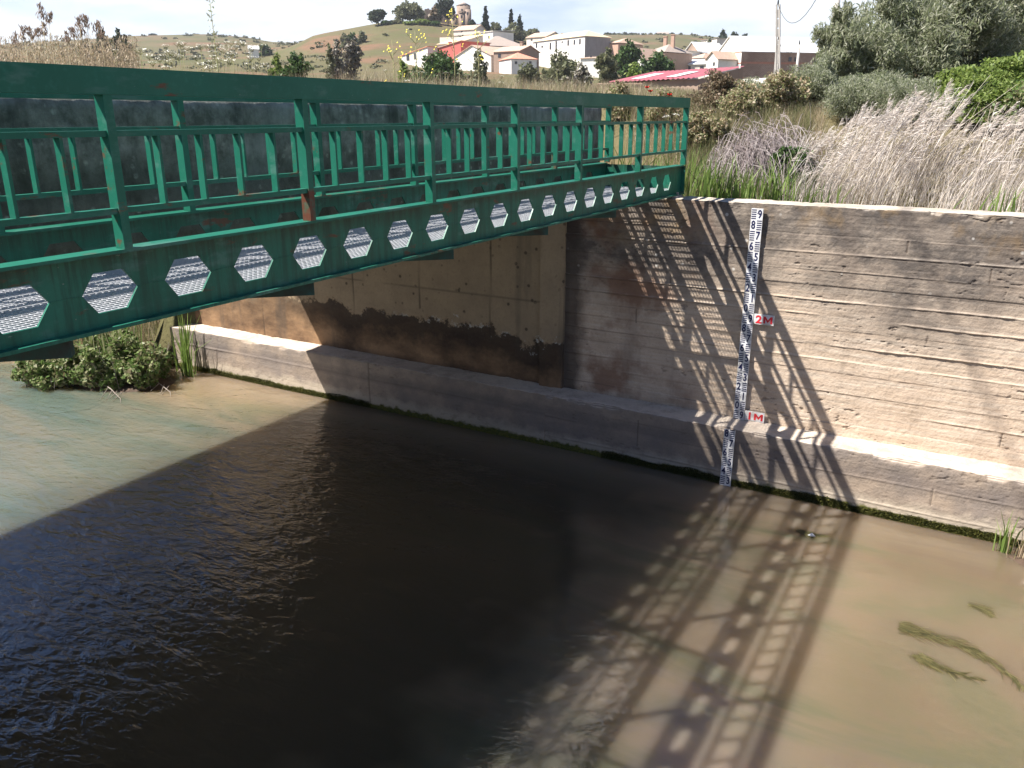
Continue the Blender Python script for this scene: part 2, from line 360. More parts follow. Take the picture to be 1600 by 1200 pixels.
def mat_brick(name, c1, c2, mortar):
    if name in MATS: return MATS[name]
    t = NT(name); b = t.n('ShaderNodeTexBrick'); u = t.n('ShaderNodeTexCoord'); t.l(t.mapv(u.outputs['Object'], (1, 1, 1), rot=(R(90), 0, 0)), b.inputs['Vector'])
    b.inputs['Color1'].default_value = (*c1, 1); b.inputs['Color2'].default_value = (*c2, 1); b.inputs['Mortar'].default_value = (*mortar, 1)
    b.inputs['Scale'].default_value = 1.6; b.inputs['Mortar Size'].default_value = .03
    c = t.mix(t.mr(t.noise(.4, 5, .6), .4, .65, 0, .5), b.outputs[0], tuple(v*.6 for v in c1))
    t.pbr(c, .9, t.bump(t.noise(3, 4), .3, .03), .2); MATS[name] = t.m; return t.m
WALLM, FOOTM, ABUTM, PARAM = mat_concrete_wall(), mat_footing(), mat_abutment(), mat_parapet()
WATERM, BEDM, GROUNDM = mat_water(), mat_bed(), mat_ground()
GALV = simple('galvanised_steel', (.62, .63, .66), (.48, .49, .52), 30, .45, .1, .5, .002)

WATER_Z = .29; YW = 7.97; YF = 7.66; ZT = 3.05; ZS = .89
# ------------------------------------------------------------------ terrain
PXC = np.array([-900,-400,0,220,330,400,430,500,560,600,640,700,760,850,950,1050,1150,1250,1400,1600,2100,2700], float)
RINGS = [
 (30,  [172]*22),
 (60,  [166]*22),
 (120, [150,150,150,150,150,150,148,148,148,148,148,148,148,146,146,146,148,150,150,150,150,150]),
 (200, [130,125,118,115,115,115,118,116,112,112,112,112,114,118,122,124,126,130,130,130,130,130]),
 (260, [120,115,108,104,104,104,104, 90, 80, 74, 72, 74, 80, 92,106,108,112,118,120,120,120,120]),
 (300, [115,110,104, 98, 98, 98, 98, 68, 58, 49, 47, 50, 58, 76, 92, 96,104,112,115,115,115,115]),
 (330, [112,108,102, 95, 95, 95, 95, 64, 54, 47, 45, 47, 53, 72, 90, 94,102,110,112,112,112,112]),
 (400, [100, 98, 95, 88, 88, 88, 88, 74, 66, 62, 62, 64, 68, 76, 86, 88, 94,102,105,105,105,105]),
 (700, [ 85, 85, 80, 66, 63, 68, 78, 80, 76, 74, 72, 70, 68, 66, 64, 63, 70, 80, 88, 90, 92, 92]),
 (1400,[105,105,105,105,105,105,105,105,105,100,100,100,100,100,100,100,100,105,105,105,105,105]),
 (4000,[150]*22)]
def smooth(t): t = np.clip(t, 0, 1); return t*t*(3-2*t)
def bank_toe(X):
    """Y of the water's edge under the far bank (the walls hide it right of X = -10)"""
    a = smooth((-X - 9.7)/1.0); return 8.22*(1-a) + (7.0 + .14*np.sin(X*1.7))*a - smooth((-X-13)/8)*1.0
def ground_z(X, Y):
    X = np.asarray(X, float); Y = np.asarray(Y, float)
    v = Y - bank_toe(X); a = smooth((-X - 9.7)/1.0)
    zr = 2.86 + 1.05*smooth((v-.5)/2.6)                      # behind the walls
    zl = -.25 + .75*smooth(v/.9) + 3.3*smooth((v-.5)/4.2)    # open bank upstream
    zn = zr*(1-a) + zl*a + (vnoise(X*.9+50, Y*.9+50, 3)-.5)*.28*smooth(v/1.5)
    D = np.hypot(X, Y); ang = np.arctan2(X*CA + Y*SA, -X*SA + Y*CA)      # bearing from the view axis
    px = 800 + np.tan(np.clip(ang, -1.25, 1.25))*1355.7
    tab = np.array([np.interp(px, PXC, r[1]) for r in RINGS])
    zs = np.array([EYE + (180 - tab[i])/1355.7*RINGS[i][0]*np.cos(np.clip(ang, -1.2, 1.2)) for i in range(len(RINGS))])
    ld = np.log(np.clip(D, 30, 4000)); lr = np.log([r[0] for r in RINGS])
    zf = np.zeros_like(zs[0])
    for i in range(len(RINGS)-1):
        m = (ld >= lr[i]) & (ld <= lr[i+1]); t = (ld-lr[i])/(lr[i+1]-lr[i]); zz = zs[i]*(1-t)+zs[i+1]*t; zf = np.where(m, zz, zf)
    zf = zf + (vnoise(X*.02+90, Y*.02+90, 5)-.5)*np.clip(D-60, 0, 500)*.0035 + (vnoise(X*.12+20, Y*.12+20, 7)-.5)*.35
    k = smooth((D-13)/17); return zn*(1-k) + zf*k
def gz(X, Y): return float(ground_z(np.array([X]), np.array([Y]))[0])
def make_ground():
    u = np.concatenate([-np.geomspace(3200, 30, 90), np.linspace(-29, 24, 300), np.geomspace(25, 3200, 90)])
    v = np.concatenate([np.linspace(0, 7, 75), np.linspace(7.15, 24, 80), np.geomspace(25, 3600, 190)])
    U, V = np.meshgrid(u, v, indexing='ij'); X = U; Y = bank_toe(U) + V
    Z = ground_z(X, Y); Z[:, 0] = np.minimum(Z[:, 0], 2.8)
    n, m = X.shape; verts = np.stack([X, Y, Z], -1).reshape(-1, 3)
    i, j = np.meshgrid(np.arange(n-1), np.arange(m-1), indexing='ij'); a = (i*m+j).ravel()
    f = np.stack([a, a+m, a+m+1, a+1], -1)
    # skirt down to the river bed
    b0 = len(verts); sk = np.stack([X[:, 0], Y[:, 0], np.full(n, -.9)], -1); verts = np.concatenate([verts, sk])
    k = np.arange(n-1); f = np.concatenate([f, np.stack([b0+k, b0+k+1, (k+1)*m, k*m], -1)])
    o = link('ground', np_mesh('ground', verts, f, True), GROUNDM); tag(o, kind='structure')
make_ground()
def flat(name, x0, x1, y0, y1, z, mat, div=1):
    m = MB(); m.poly([(x0,y0,z),(x1,y0,z),(x1,y1,z),(x0,y1,z)]); o = m.build(name, mat); tag(o, kind='structure'); return o
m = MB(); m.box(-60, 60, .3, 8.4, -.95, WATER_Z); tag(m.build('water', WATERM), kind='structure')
def make_bed():
    x = np.linspace(-22, 14, 361); y = np.linspace(.3, 8.4, 82); X, Y = np.meshgrid(x, y, indexing='ij')
    depth = .16 + .42*smooth((7.7-Y)/3.2) + (vnoise(X*.8+9, Y*.8+9, 11)-.5)*.22 + .25*smooth((-X-3)/3)*smooth((7.9-Y)/1.4)
    Z = WATER_Z - np.maximum(depth, .05); n, m = X.shape
    i, j = np.meshgrid(np.arange(n-1), np.arange(m-1), indexing='ij'); a = (i*m+j).ravel()
    o = link('river_bed', np_mesh('river_bed', np.stack([X, Y, Z], -1).reshape(-1, 3), np.stack([a, a+m, a+m+1, a+1], -1), True), BEDM); tag(o, kind='structure')
make_bed()
flat('river_bed_far', -60, 60, .2, 8.5, -.75, BEDM)
flat('near_bank', -400, 400, -400, .25, 2.3, GROUNDM)
# near river wall, under the camera station
m = MB(); m.box(-60, 60, .25, .55, -.7, 2.34); o = m.build('near_river_wall', simple('grey_concrete', (.33,.29,.24), (.2,.18,.15), 2)); tag(o, 'plain concrete river wall below the near bank', 'wall')
# ------------------------------------------------------------------ walls: profile swept along X with board marks
def swept_wall(name, mat, parent, x0, x1, dx, prof, step, joints, vjoints, amp, seed, boards=True):
    """prof: list of (y,z) corners, front bottom first. displaced along the local normal"""
    P = []; Nn = []; S = []; s = 0
    for (a, b) in zip(prof[:-1], prof[1:]):
        a = np.array(a); b = np.array(b); Ls = np.linalg.norm(b-a); k = max(1, int(Ls/step)); d = (b-a)/Ls; nn = np.array([-d[1], d[0]])
        for t in range(k + (1 if (b == np.array(prof[-1])).all() else 0)):
            P.append(a + (b-a)*t/k); Nn.append(nn); S.append(s + Ls*t/k)
        s += Ls
    P = np.array(P); Nn = np.array(Nn); S = np.array(S)
    for c in np.cumsum([np.linalg.norm(np.array(b)-np.array(a)) for a, b in zip(prof[:-1], prof[1:])])[:-1]:   # soften the arris
        wgt = np.clip(1-abs(S-c)/.02, 0, 1)[:, None]; P = P - 0*wgt
    xs = np.arange(x0, x1+dx/2, dx); X, SS = np.meshgrid(xs, S, indexing='ij'); Zp = np.broadcast_to(P[:, 1], X.shape); Yp = np.broadcast_to(P[:, 0], X.shape)
    disp = (vnoise(X*2+seed*7, SS*2, seed, 4)-.5)*.014 + (vnoise(X*22, SS*22, seed+1, 3)-.5)*.006*amp
    jt = np.zeros_like(X); front = np.broadcast_to((abs(Nn[:, 0]) > .5)[None], X.shape)
    if boards:
        disp += (vnoise(X*2.0, SS*60, seed+4, 3)-.5)*.004*amp
        rs = np.random.RandomState(seed); zl = joints
        for k, zj in enumerate(zl):
            wob = zj + (vnoise(X*.7, X*0+k*3.3, seed+5, 3)-.5)*.03
            dd = SS - wob; pres = smooth((vnoise(X*1.3, X*0+k*5.1, seed+6, 4)-.30)/.25)
            rag = vnoise(X*14, SS*30+k*7, seed+8, 3)
            lip = np.exp(-(dd/.0065)**2)*pres*(.3+rag)*.011*rs.uniform(.4, 1.3)
            disp += lip*amp*(1 if k % 3 else -.6); below = np.exp(-((dd+.011)/.006)**2)*pres
            jt = np.maximum(jt, below*(.35+.65*rag)*rs.uniform(.55, 1))
            disp += np.where((SS > wob) & (SS < (zl[k+1] if k+1 < len(zl) else 99)), rs.uniform(-.004, .004)*amp, 0)
        for (xj, za, zb) in vjoints:
            wv = np.exp(-((X-xj-(vnoise(SS*6, SS*0+xj, 3)-.5)*.01)/.006)**2)*((SS > za) & (SS < zb)); disp -= wv*.006; jt = np.maximum(jt, wv)
        # broken pits
        pit = smooth((vnoise(X*17+3, SS*34, seed+9, 4)-.70)/.05)*smooth((vnoise(X*1.5, SS*3, seed+10, 2)-.5)/.15); disp -= pit*.007*amp; jt = np.maximum(jt, pit*.5)
    else:
        for (xj, za, zb) in vjoints:
            wv = np.exp(-((X-xj-(SS-za)*.02)/.008)**2)*((SS > za) & (SS < zb)); disp -= wv*.006; jt = np.maximum(jt, wv)
        for zj in joints:
            wv = np.exp(-((SS-zj)/.007)**2)*smooth((vnoise(X*1.5, X*0+zj, seed+2)-.2)/.2); disp -= wv*.006; jt = np.maximum(jt, wv*.9)
    top = 1-front; disp = disp + top*(vnoise(X*9, SS*9, seed+12, 4)-.5)*.02
    Y = Yp + Nn[:, 0][None]*disp; Z = Zp + Nn[:, 1][None]*disp
    for c in np.cumsum([np.linalg.norm(np.array(b)-np.array(a)) for a, b in zip(prof[:-1], prof[1:])])[:-1]:
        chip = smooth((vnoise(X*6+c*9, X*0+c*3, seed+20, 4)-.52)/.2); wdt = .008+.022*chip; g = np.exp(-((SS-c)/wdt)**2); Y = Y + (.004+.020*chip)*g*(1 if prof[0][0] < prof[-1][0]+9 else 1); Z = Z - (.004+.014*chip)*g
    n, mm = X.shape; i, j = np.meshgrid(np.arange(n-1), np.arange(mm-1), indexing='ij'); a = (i*mm+j).ravel()
    me = np_mesh(name, np.stack([X, Y, Z], -1).reshape(-1, 3), np.stack([a, a+mm, a+mm+1, a+1], -1), True)
    at_ = me.attributes.new('joint', 'FLOAT', 'POINT'); at_.data.foreach_set('value', jt.ravel().astype(np.float32))
    return link(name, me, mat, parent)
BJ = [ZS+.13, ZS+.30, ZS+.445, ZS+.62, ZS+.745, ZS+.89, ZS+1.03, ZS+1.16, ZS+1.31, ZS+1.44, ZS+1.57, ZS+1.74, ZS+1.90]
BJ = [b - ZS for b in BJ]
# thing 1: the retaining wall that carries the gauge
rw = empty('retaining_wall', (-1.5, 8.1, -.3), 'weathered board-marked concrete river wall carrying the staff gauge', 'wall')
swept_wall('wall_face', WALLM, rw, -3.945, 1.0, .008, [(YW, ZS-.02), (YW, ZT), (YW+.31, ZT+.004), (YW+.31, ZT-.3)], .006,
           [b+.02 for b in BJ], [(-.35, 1.90-.87, 1.97-.87), (-.62, 2.68-.87, 2.79-.87), (.35, 1.05-.87, 1.18-.87), (-2.75, 2.2-.87, 2.31-.87), (-3.1, 1.75-.87, 1.9-.87), (.05, 2.47-.87, 2.60-.87)], 1.0, 1)
swept_wall('wall_face', WALLM, rw, 1.0, 9.0, .03, [(YW, ZS-.02), (YW, ZT), (YW+.31, ZT+.004), (YW+.31, ZT-.3)], .008, [b+.02 for b in BJ], [(2.2, 1.0, 1.15), (3.4, .4, .55)], 1.0, 1)
swept_wall('footing', FOOTM, rw, 1.0, 9.0, .03, [(YF, -.3), (YF, ZS), (YW+.02, ZS+.012)], .012, [.50, .72, .95, 1.06], [(2.9, .8, 1.1)], .8, 2)
m = MB(); m.box(9.0, 16, YW, YW+.31, ZS-.02, ZT); m.box(1.0, 9.0, YW+.05, YW+.28, ZS-.3, ZT-.05); m.box(-3.9, 1.0, YW+.05, YW+.28, ZS-.3, ZT-.05); m.box(9.0, 16, YF, YW+.3, -.7, ZS); m.build('wall_core', WALLM, rw)
swept_wall('footing', FOOTM, rw, -4.0, 1.0, .010, [(YF, -.3), (YF, ZS), (YW+.02, ZS+.012)], .008, [.50, .72, .95, 1.06], [(-.1, .8, .97), (-2.9, .8, 1.1)], .8, 2)
# pilaster where the two walls meet
m = MB(); m.box(-4.22, -3.93, YW-.045, YW+.2, ZS-.01, 3.0); o = m.build('pilaster', ABUTM, rw)
# thing 2: the road bridge, abutment included
rb = empty('road_bridge', (-6.4, 8, -.3), 'concrete road bridge behind the green footbridge with dark mossy parapet and shaded abutment', 'bridge')
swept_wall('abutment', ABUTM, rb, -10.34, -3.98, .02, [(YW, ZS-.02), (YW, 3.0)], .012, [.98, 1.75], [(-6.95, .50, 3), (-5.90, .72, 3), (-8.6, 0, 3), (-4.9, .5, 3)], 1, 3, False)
swept_wall('footing', FOOTM, rb, -10.34, -4.0, .02, [(YF, -.3), (YF, ZS), (YW+.02, ZS+.012)], .012, [.55, .98], [(-9.7, .2, 1.2), (-6.5, .2, 1.2)], .8, 4)
m = MB(); m.box(-10.34, -3.98, YW+.03, 8.5, -.5, 3.0); m.box(-10.33, -4.0, YF+.03, YW+.03, -.5, ZS-.02); m.build('abutment_core', ABUTM, rb)
XR = -4.13; XLd = -8.73
m = MB(); m.box(XLd, XR-.02, -2.5, 9.2, 3.05, 3.30); m.build('deck_slab', simple('deck_concrete', (.30,.26,.21), (.2,.17,.14), 2), rb)
def parapet(x0, x1):
    ys = np.arange(-2.5, 9.24, .03); pr_ = [(x1, 3.1)]+[(x1, z) for z in np.arange(3.15, 3.90, .03)]+[(x1-.012, 3.915), (x1-.05, 3.925), (x0+.05, 3.925), (x0+.012, 3.915), (x0, 3.89), (x0, 3.1)]
    pr_ = np.array(pr_); k = len(pr_); Yg = np.repeat(ys, k).reshape(-1, k); Xg = np.tile(pr_[:, 0], (len(ys), 1)); Zg = np.tile(pr_[:, 1], (len(ys), 1))
    Xg = Xg + (vnoise(Yg*6, Zg*6, 21)-.5)*.02; Zg = Zg + (vnoise(Yg*9+5, Xg*9, 22)-.5)*.028*(Zg > 3.8)
    i, j = np.meshgrid(np.arange(len(ys)-1), np.arange(k-1), indexing='ij'); a = (i*k+j).ravel()
    v = np.stack([Xg, Yg, Zg], -1).reshape(-1, 3); f = np.stack([a, a+k, a+k+1, a+1], -1)
    link('parapet', np_mesh('parapet', v, f, True), PARAM, rb)
    e = MB(); e.box(x0+.01, x1-.01, 9.16, 9.23, 2.9, 3.905); e.build('parapet_end', PARAM, rb)
parapet(XR-.17, XR); parapet(XLd, XLd+.17)
m = MB(); m.box(XR-.17, XR+.0, -2.5, 9.21, 2.96, 3.12); m.box(XLd, XLd+.17, -2.5, 9.21, 2.96, 3.12); m.build('edge_beam', PARAM, rb)
# algae line fringe on the footing
rs = np.random.RandomState(5)
def tufts(n, x0, x1):
    x = rs.uniform(x0, x1, n); z = WATER_Z + .005 + rs.rand(n)**1.4*.075*(0.5+vnoise(x*3, x*0, 9)); V = []; F = []
    for i in range(n):
        a = rs.normal(0, .35); ln = rs.uniform(.012, .03); wd = rs.uniform(.003, .007); b = len(V)
        p = np.array([x[i], YF-.004, z[i]]); d = np.array([math.sin(a)*.5, -rs.uniform(.3, .9), rs.uniform(-.3, .6)])*ln; s = np.array([wd, 0, 0])
        V += [p-s, p+s, p+d+s*.4, p+d-s*.4]; F.append((b, b+1, b+2, b+3))
    return np_mesh('algae_fringe', np.array(V), np.array(F))
ALG = leafmat('wet_green_algae', [(.035,.045,.010), (.075,.08,.018), (.14,.13,.035), (.05,.06,.015)], .15, .5)
o = link('algae_fringe', tufts(26000, -3.3, 1.0), ALG); tag(o, 'fringe of green algae growing along the waterline of the gauge wall', 'algae', kind='stuff')
o = link('algae_fringe', tufts(9000, -9.6, -6.5), ALG); tag(o, 'fringe of green algae along the footing beyond the road bridge shade', 'algae', kind='stuff')
# ------------------------------------------------------------------ green footbridge
fb = empty('footbridge', (-3.2, 8.2, 3.05), 'green painted steel footbridge with castellated girders and barred railings', 'bridge')
Y0, Y1 = -1.4, 8.30; ZB, ZF = 3.069, 3.358
def girder(xf):
    """xf: outer face; flanges 90 mm wide"""
    xc = xf - .045; t = .0045; m = MB(); zb, zt, zc = ZB+.0135, ZF-.0135, 3.207; w_, f_, hh = .1155, .060, .0745
    p = .353; c0 = 1.878 - p*9; ys = Y0; k = 0
    while True:
        c = c0 + p*k; k += 1; a, b = c-p/2, c+p/2
        if a < Y0-.01: continue
        if b > Y1-.02: break
        pol = [[(a,zc),(c-w_,zc),(c-f_,zc+hh),(c-f_,zt),(a,zt)], [(c-f_,zc+hh),(c+f_,zc+hh),(c+f_,zt),(c-f_,zt)], [(c+f_,zc+hh),(c+w_,zc),(b,zc),(b,zt),(c+f_,zt)],
               [(a,zb),(c-f_,zb),(c-f_,zc-hh),(c-w_,zc),(a,zc)], [(c-f_,zb),(c+f_,zb),(c+f_,zc-hh),(c-f_,zc-hh)], [(c+f_,zb),(b,zb),(b,zc),(c+w_,zc),(c+f_,zc-hh)]]
        for q in pol:
            m.poly([(xc+t, y, z) for y, z in q]); m.poly([(xc-t, y, z) for y, z in reversed(q)])
        hx = [(c-w_,zc),(c-f_,zc+hh),(c+f_,zc+hh),(c+w_,zc),(c+f_,zc-hh),(c-f_,zc-hh)]
        for i in range(6):
            (y1,z1),(y2,z2) = hx[i], hx[(i+1) % 6]; m.poly([(xc+t,y1,z1),(xc+t,y2,z2),(xc-t,y2,z2),(xc-t,y1,z1)])
        m.box(xc-t-.002, xc+t+.002, c+w_+.004, c+p-w_-.004, zc-.0025, zc+.0025)
        last = b
    m.box(xc-t, xc+t, last, Y1, zb, zt)
    g = m.build('girder', PAINT, fb)
    fl = MB(); fl.box(xf-.09, xf, Y0, Y1-.06, ZF-.0135, ZF); fl.build('top_flange', PAINT, g)
    fl = MB(); fl.box(xf-.09, xf, Y0, Y1, ZB, ZB+.0135); fl.build('bottom_flange', PAINT, g)
    e = MB(); e.box(xf-.088, xf-.002, Y1-.012, Y1-.002, ZB+.0137, ZF-.0137); e.build('end_plate', PAINT, g)
girder(-2.77); girder(-3.60)
POSTS = [-.96, .02, .99, 1.9495, 2.933, 3.918, 4.886, 5.852, 7.067, 8.28]
def railing(xf, name):
    for i, y in enumerate(POSTS):
        m = MB(); m.box(xf-.05, xf, y-.0175, y+.0175, ZF+.0005, 3.8985); m.build('post', PAINT_R if (i == 4 and xf > -3) or (i == 8 and xf < -3) else PAINT, fb)
    hr = MB(); hr.box(xf-.052, xf+.002, -1.2, Y1, 3.899, 3.991); hr.build('handrail', PAINT, fb)
    for i in range(len(POSTS)-1):
        a, b = POSTS[i]+.018, POSTS[i+1]-.018
        for (z0, z1, nm) in ((3.757, 3.778, 'middle_rail'), (3.486, 3.507, 'lower_rail')):
            m = MB(); m.box(xf-.042, xf-.008, a, b, z0, z1); m.build(nm, PAINT, fb)
        nb = 5 if POSTS[i+1]-POSTS[i] > 1.1 else 4
        for k in range(nb):
            y = POSTS[i] + (POSTS[i+1]-POSTS[i])*(k+1)/(nb+1)
            m = MB(); m.box(xf-.042, xf-.008, y-.006, y+.006, 3.5075, 3.7565); m.build('baluster', PAINT, fb)
railing(-2.77, 'near'); railing(-3.60, 'far')
# walkway mesh: zigzag strands lengthwise, flat cross bars
def walkway():
    m = MB()
    for y in np.arange(Y0, 8.26, .030): m.box(-3.64, -2.825, y-.0011, y+.0011, 3.099, 3.118)
    m.build('bearing_bars', GALV, fb)
    m = MB()
    for x in np.arange(-3.635, -2.83, .0315): m.box(x-.0025, x+.0025, Y0, 8.27, 3.1145, 3.1205)
    m.build('cross_rods', GALV, fb)
walkway()
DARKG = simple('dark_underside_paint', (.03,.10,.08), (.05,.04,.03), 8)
for i, y in enumerate((-.76, .46, 1.687, 2.934, 4.137, 5.36, 6.6)):
    m = MB(); m.bar((-2.80, y-.0, 3.035), (-3.66, y-.84, 3.035), .05, .06); m.build('brace', DARKG, fb)
for y in (-.2, 1.05, 2.28, 3.5, 4.75, 5.97, 7.2, 8.2):
    m = MB(); m.box(-3.64, -2.822, y-.02, y+.02, 3.0835, 3.0915); m.build('cross_member', DARKG, fb)
m = MB(); m.box(-3.63, -2.83, 8.285, 8.295, 3.10, 3.34); m.build('end_panel', PAINT, fb)
for xf in (-2.815, -3.645):
    m = MB(); m.box(xf-.06, xf+.06, 8.02, 8.20, 3.052, 3.0685)
    for dx in (-.04, .04): m.box(xf+dx-.009, xf+dx+.009, 8.10, 8.118, 3.0683, 3.10)
    m.build('bearing_plate', simple('worn_bearing_steel', (.42,.40,.38), (.25,.2,.16), 20), fb)
# ------------------------------------------------------------------ staff gauge
WHITEP = simple('gauge_white_enamel', (.78,.78,.79), (.50,.48,.44), 9, .45, .05, .5)
INK = simple('gauge_navy_ink', (.012,.016,.07), (.02,.025,.08), 14, .5, .05)
REDP = simple('gauge_red_paint', (.62,.025,.035), (.55,.03,.04), 20, .5, .05)
def text_mesh(txt, size, cx, cz, y, bold=0., sx=1., th=.0012):
    cu = bpy.data.curves.new('numeral', 'FONT'); cu.body = txt; cu.size = size; cu.align_x = 'CENTER'; cu.offset = bold; cu.extrude = th; cu.resolution_u = 5
    ob = bpy.data.objects.new('tmp', cu); col.objects.link(ob); bpy.context.view_layer.update()
    me = bpy.data.meshes.new_from_object(ob.evaluated_get(bpy.context.evaluated_depsgraph_get()))
    bpy.data.objects.remove(ob)
    co = np.zeros(len(me.vertices)*3, np.float32); me.vertices.foreach_get('co', co); co = co.reshape(-1, 3)
    h0, h1 = co[:, 1].min(), co[:, 1].max(); xm = (co[:, 0].min()+co[:, 0].max())/2
    nv = np.stack([cx + (co[:, 0]-xm)*sx, y - co[:, 2], cz + (co[:, 1]-(h0+h1)/2)], -1).astype(np.float32)
    me.vertices.foreach_set('co', nv.ravel()); me.update(); return me
GX = -1.932; GW = .108
def gauge(z0, z1, yf, label):
    root = empty('staff_gauge', (GX, yf, z0), label, 'staff gauge', 'sections of the river staff gauge')
    yb = yf - .034
    m = MB(); m.box(GX-GW/2, GX+GW/2, yb, yf-.016, z0, z1); plate = m.build('plate', WHITEP, root)
    bk = MB(); bk.box(GX-.032, GX+.032, yf-.0158, yf+.02, z0+.02, z1-.02); bk.build('backing_bar', simple('dark_wood', (.10,.08,.06)), root)
    tk = MB(); yy = yb-.0012
    for d in range(int(round(z0*10)), int(round(z1*10))):
        zc = d*.1; digit = d % 10; right = digit % 2 == 1
        if digit == 3 and z0 < .5 and zc < .28: continue
        xa, xb = (GX-GW/2+.004, GX-.006) if right else (GX+.006, GX+GW/2-.004)
        for k in range(5): tk.box(xa, xb, yy, yb-.0001, zc+.002+k*.02, zc+.0115+k*.02)
        tx = GX+.0265 if right else GX-.0265
        o = link('numeral', text_mesh(str(digit), .105, tx, zc+.05, yb-.0008, .0022, .74), INK, plate)
    tk.build('graduation_marks', INK, plate)
    for z in (z0+.04, (z0+z1)/2, z1-.04):
        if z > .3:
            s = MB(); s.tube([(GX, yb+.001, z), (GX, yb-.004, z)], [.005, .005], 8); s.build('screw', GALV, root)
gauge(.9, 3.0, YW, 'tall upper section of the white staff gauge with navy numerals on the wall face')
gauge(.1, .885, YF, 'short lower section of the staff gauge on the footing, standing in the water')
def metre_sign(txt, cx, cz, label):
    yf = YW-.034; root = empty('metre_plate', (cx, yf, cz-.05), label, 'sign', 'metre plates beside the gauge'); wd, ht = .192, .098
    m = MB(); m.box(cx-wd/2, cx+wd/2, yf, yf+.012, cz-ht/2, cz+ht/2); pl = m.build('plate', WHITEP, root)
    m = MB(); m.box(cx-.03, cx+.03, yf+.0122, YW+.02, cz-.03, cz+.03); m.build('bracket', simple('dark_wood', (.10,.08,.06)), root)
    link('numeral', text_mesh(txt[0], .105, cx-.048, cz, yf-.0008, .0030, 1.15), REDP, pl)
    m = MB(); X0, X1, Z0, Z1, st = cx-.004, cx+.082, cz-.034, cz+.034, .019
    def bit(q): m.poly([(x, yf-.002, z) for x, z in q]); [m.poly([(q[i][0], yf, q[i][1]), (q[(i+1) % len(q)][0], yf, q[(i+1) % len(q)][1]), (q[(i+1) % len(q)][0], yf-.002, q[(i+1) % len(q)][1]), (q[i][0], yf-.002, q[i][1])]) for i in range(len(q))]
    xm = (X0+X1)/2; bit([(X0, Z0), (X0+st, Z0), (X0+st, Z1), (X0, Z1)]); bit([(X1-st, Z0), (X1, Z0), (X1, Z1), (X1-st, Z1)])
    bit([(X0+st, Z1), (X0+st, Z1-.026), (xm, Z0+.006), (xm, Z0+.032)]); bit([(X1-st, Z1), (xm, Z0+.032), (xm, Z0+.006), (X1-st, Z1-.026)])
    m.build('letter', REDP, pl)
metre_sign('2M', GX+.054+.102, 1.952, 'small white plate reading 2M in red at the right of the gauge')
metre_sign('1M', GX+.054+.102, .956, 'small white plate reading 1M in red just above the footing')

# ------------------------------------------------------------------ vegetation helpers
def leaf_quads(P, size, aspect, seed, up=.4, fold=0., dirv=None, dirw=0.):
    """rhombic leaves at points P"""
    rs = np.random.RandomState(seed); n = len(P)
    d = rs.normal(size=(n, 3)); d /= np.linalg.norm(d, axis=1)[:, None]
    if dirv is not None: d = d*(1-dirw) + np.asarray(dirv)*dirw; d /= np.linalg.norm(d, axis=1)[:, None]
    r = rs.normal(size=(n, 3)); r[:, 2] += up*2; s = np.cross(d, r); s /= (np.linalg.norm(s, axis=1)[:, None]+1e-6)
    ln = (size*rs.uniform(.6, 1.35, n))[:, None]; wd = ln*aspect
    V = np.stack([P-d*ln*.5, P+s*wd*.5+d*ln*.05, P+d*ln*.5, P-s*wd*.5+d*ln*.05], 1).reshape(-1, 3)
    return V, (np.arange(n)*4)[:, None] + np.arange(4)[None]
def blob_points(blobs, n, seed, clump=.40, sub=26, shell=.55):
    rs = np.random.RandomState(seed); vol = np.array([b[3]*b[4]*b[5] for b in blobs])**.67; cnt = rs.multinomial(n, vol/vol.sum()); out_ = []
    for b, c in zip(blobs, cnt):
        if c == 0: continue
        k = max(4, int(sub)); q = rs.normal(size=(k, 3)); q /= np.linalg.norm(q, axis=1)[:, None]; q *= (rs.rand(k, 1)**shell)*.92
        w = rs.uniform(.3, 1.6, k); idx = rs.choice(k, c, p=w/w.sum()); rad = rs.uniform(.5, 1.3, k)[idx][:, None]*clump
        g = rs.normal(size=(c, 3)); g /= np.linalg.norm(g, axis=1)[:, None]; g *= rs.rand(c, 1)**.45
        p = (q[idx] + g*rad)*np.array([b[3], b[4], b[5]]) + np.array([b[0], b[1], b[2]]); out_.append(p)
    return np.concatenate(out_)
def mesh_leaves(name, P, size, aspect, mat, seed, parent=None, **k):
    V, Fq = leaf_quads(P, size, aspect, seed, **k); return link(name, np_mesh(name, V, Fq), mat, parent)
BARK = simple('grey_brown_bark', (.13,.10,.075), (.07,.055,.04), 12)
BARKP = simple('pale_twig_bark', (.30,.26,.22), (.18,.15,.13), 12)
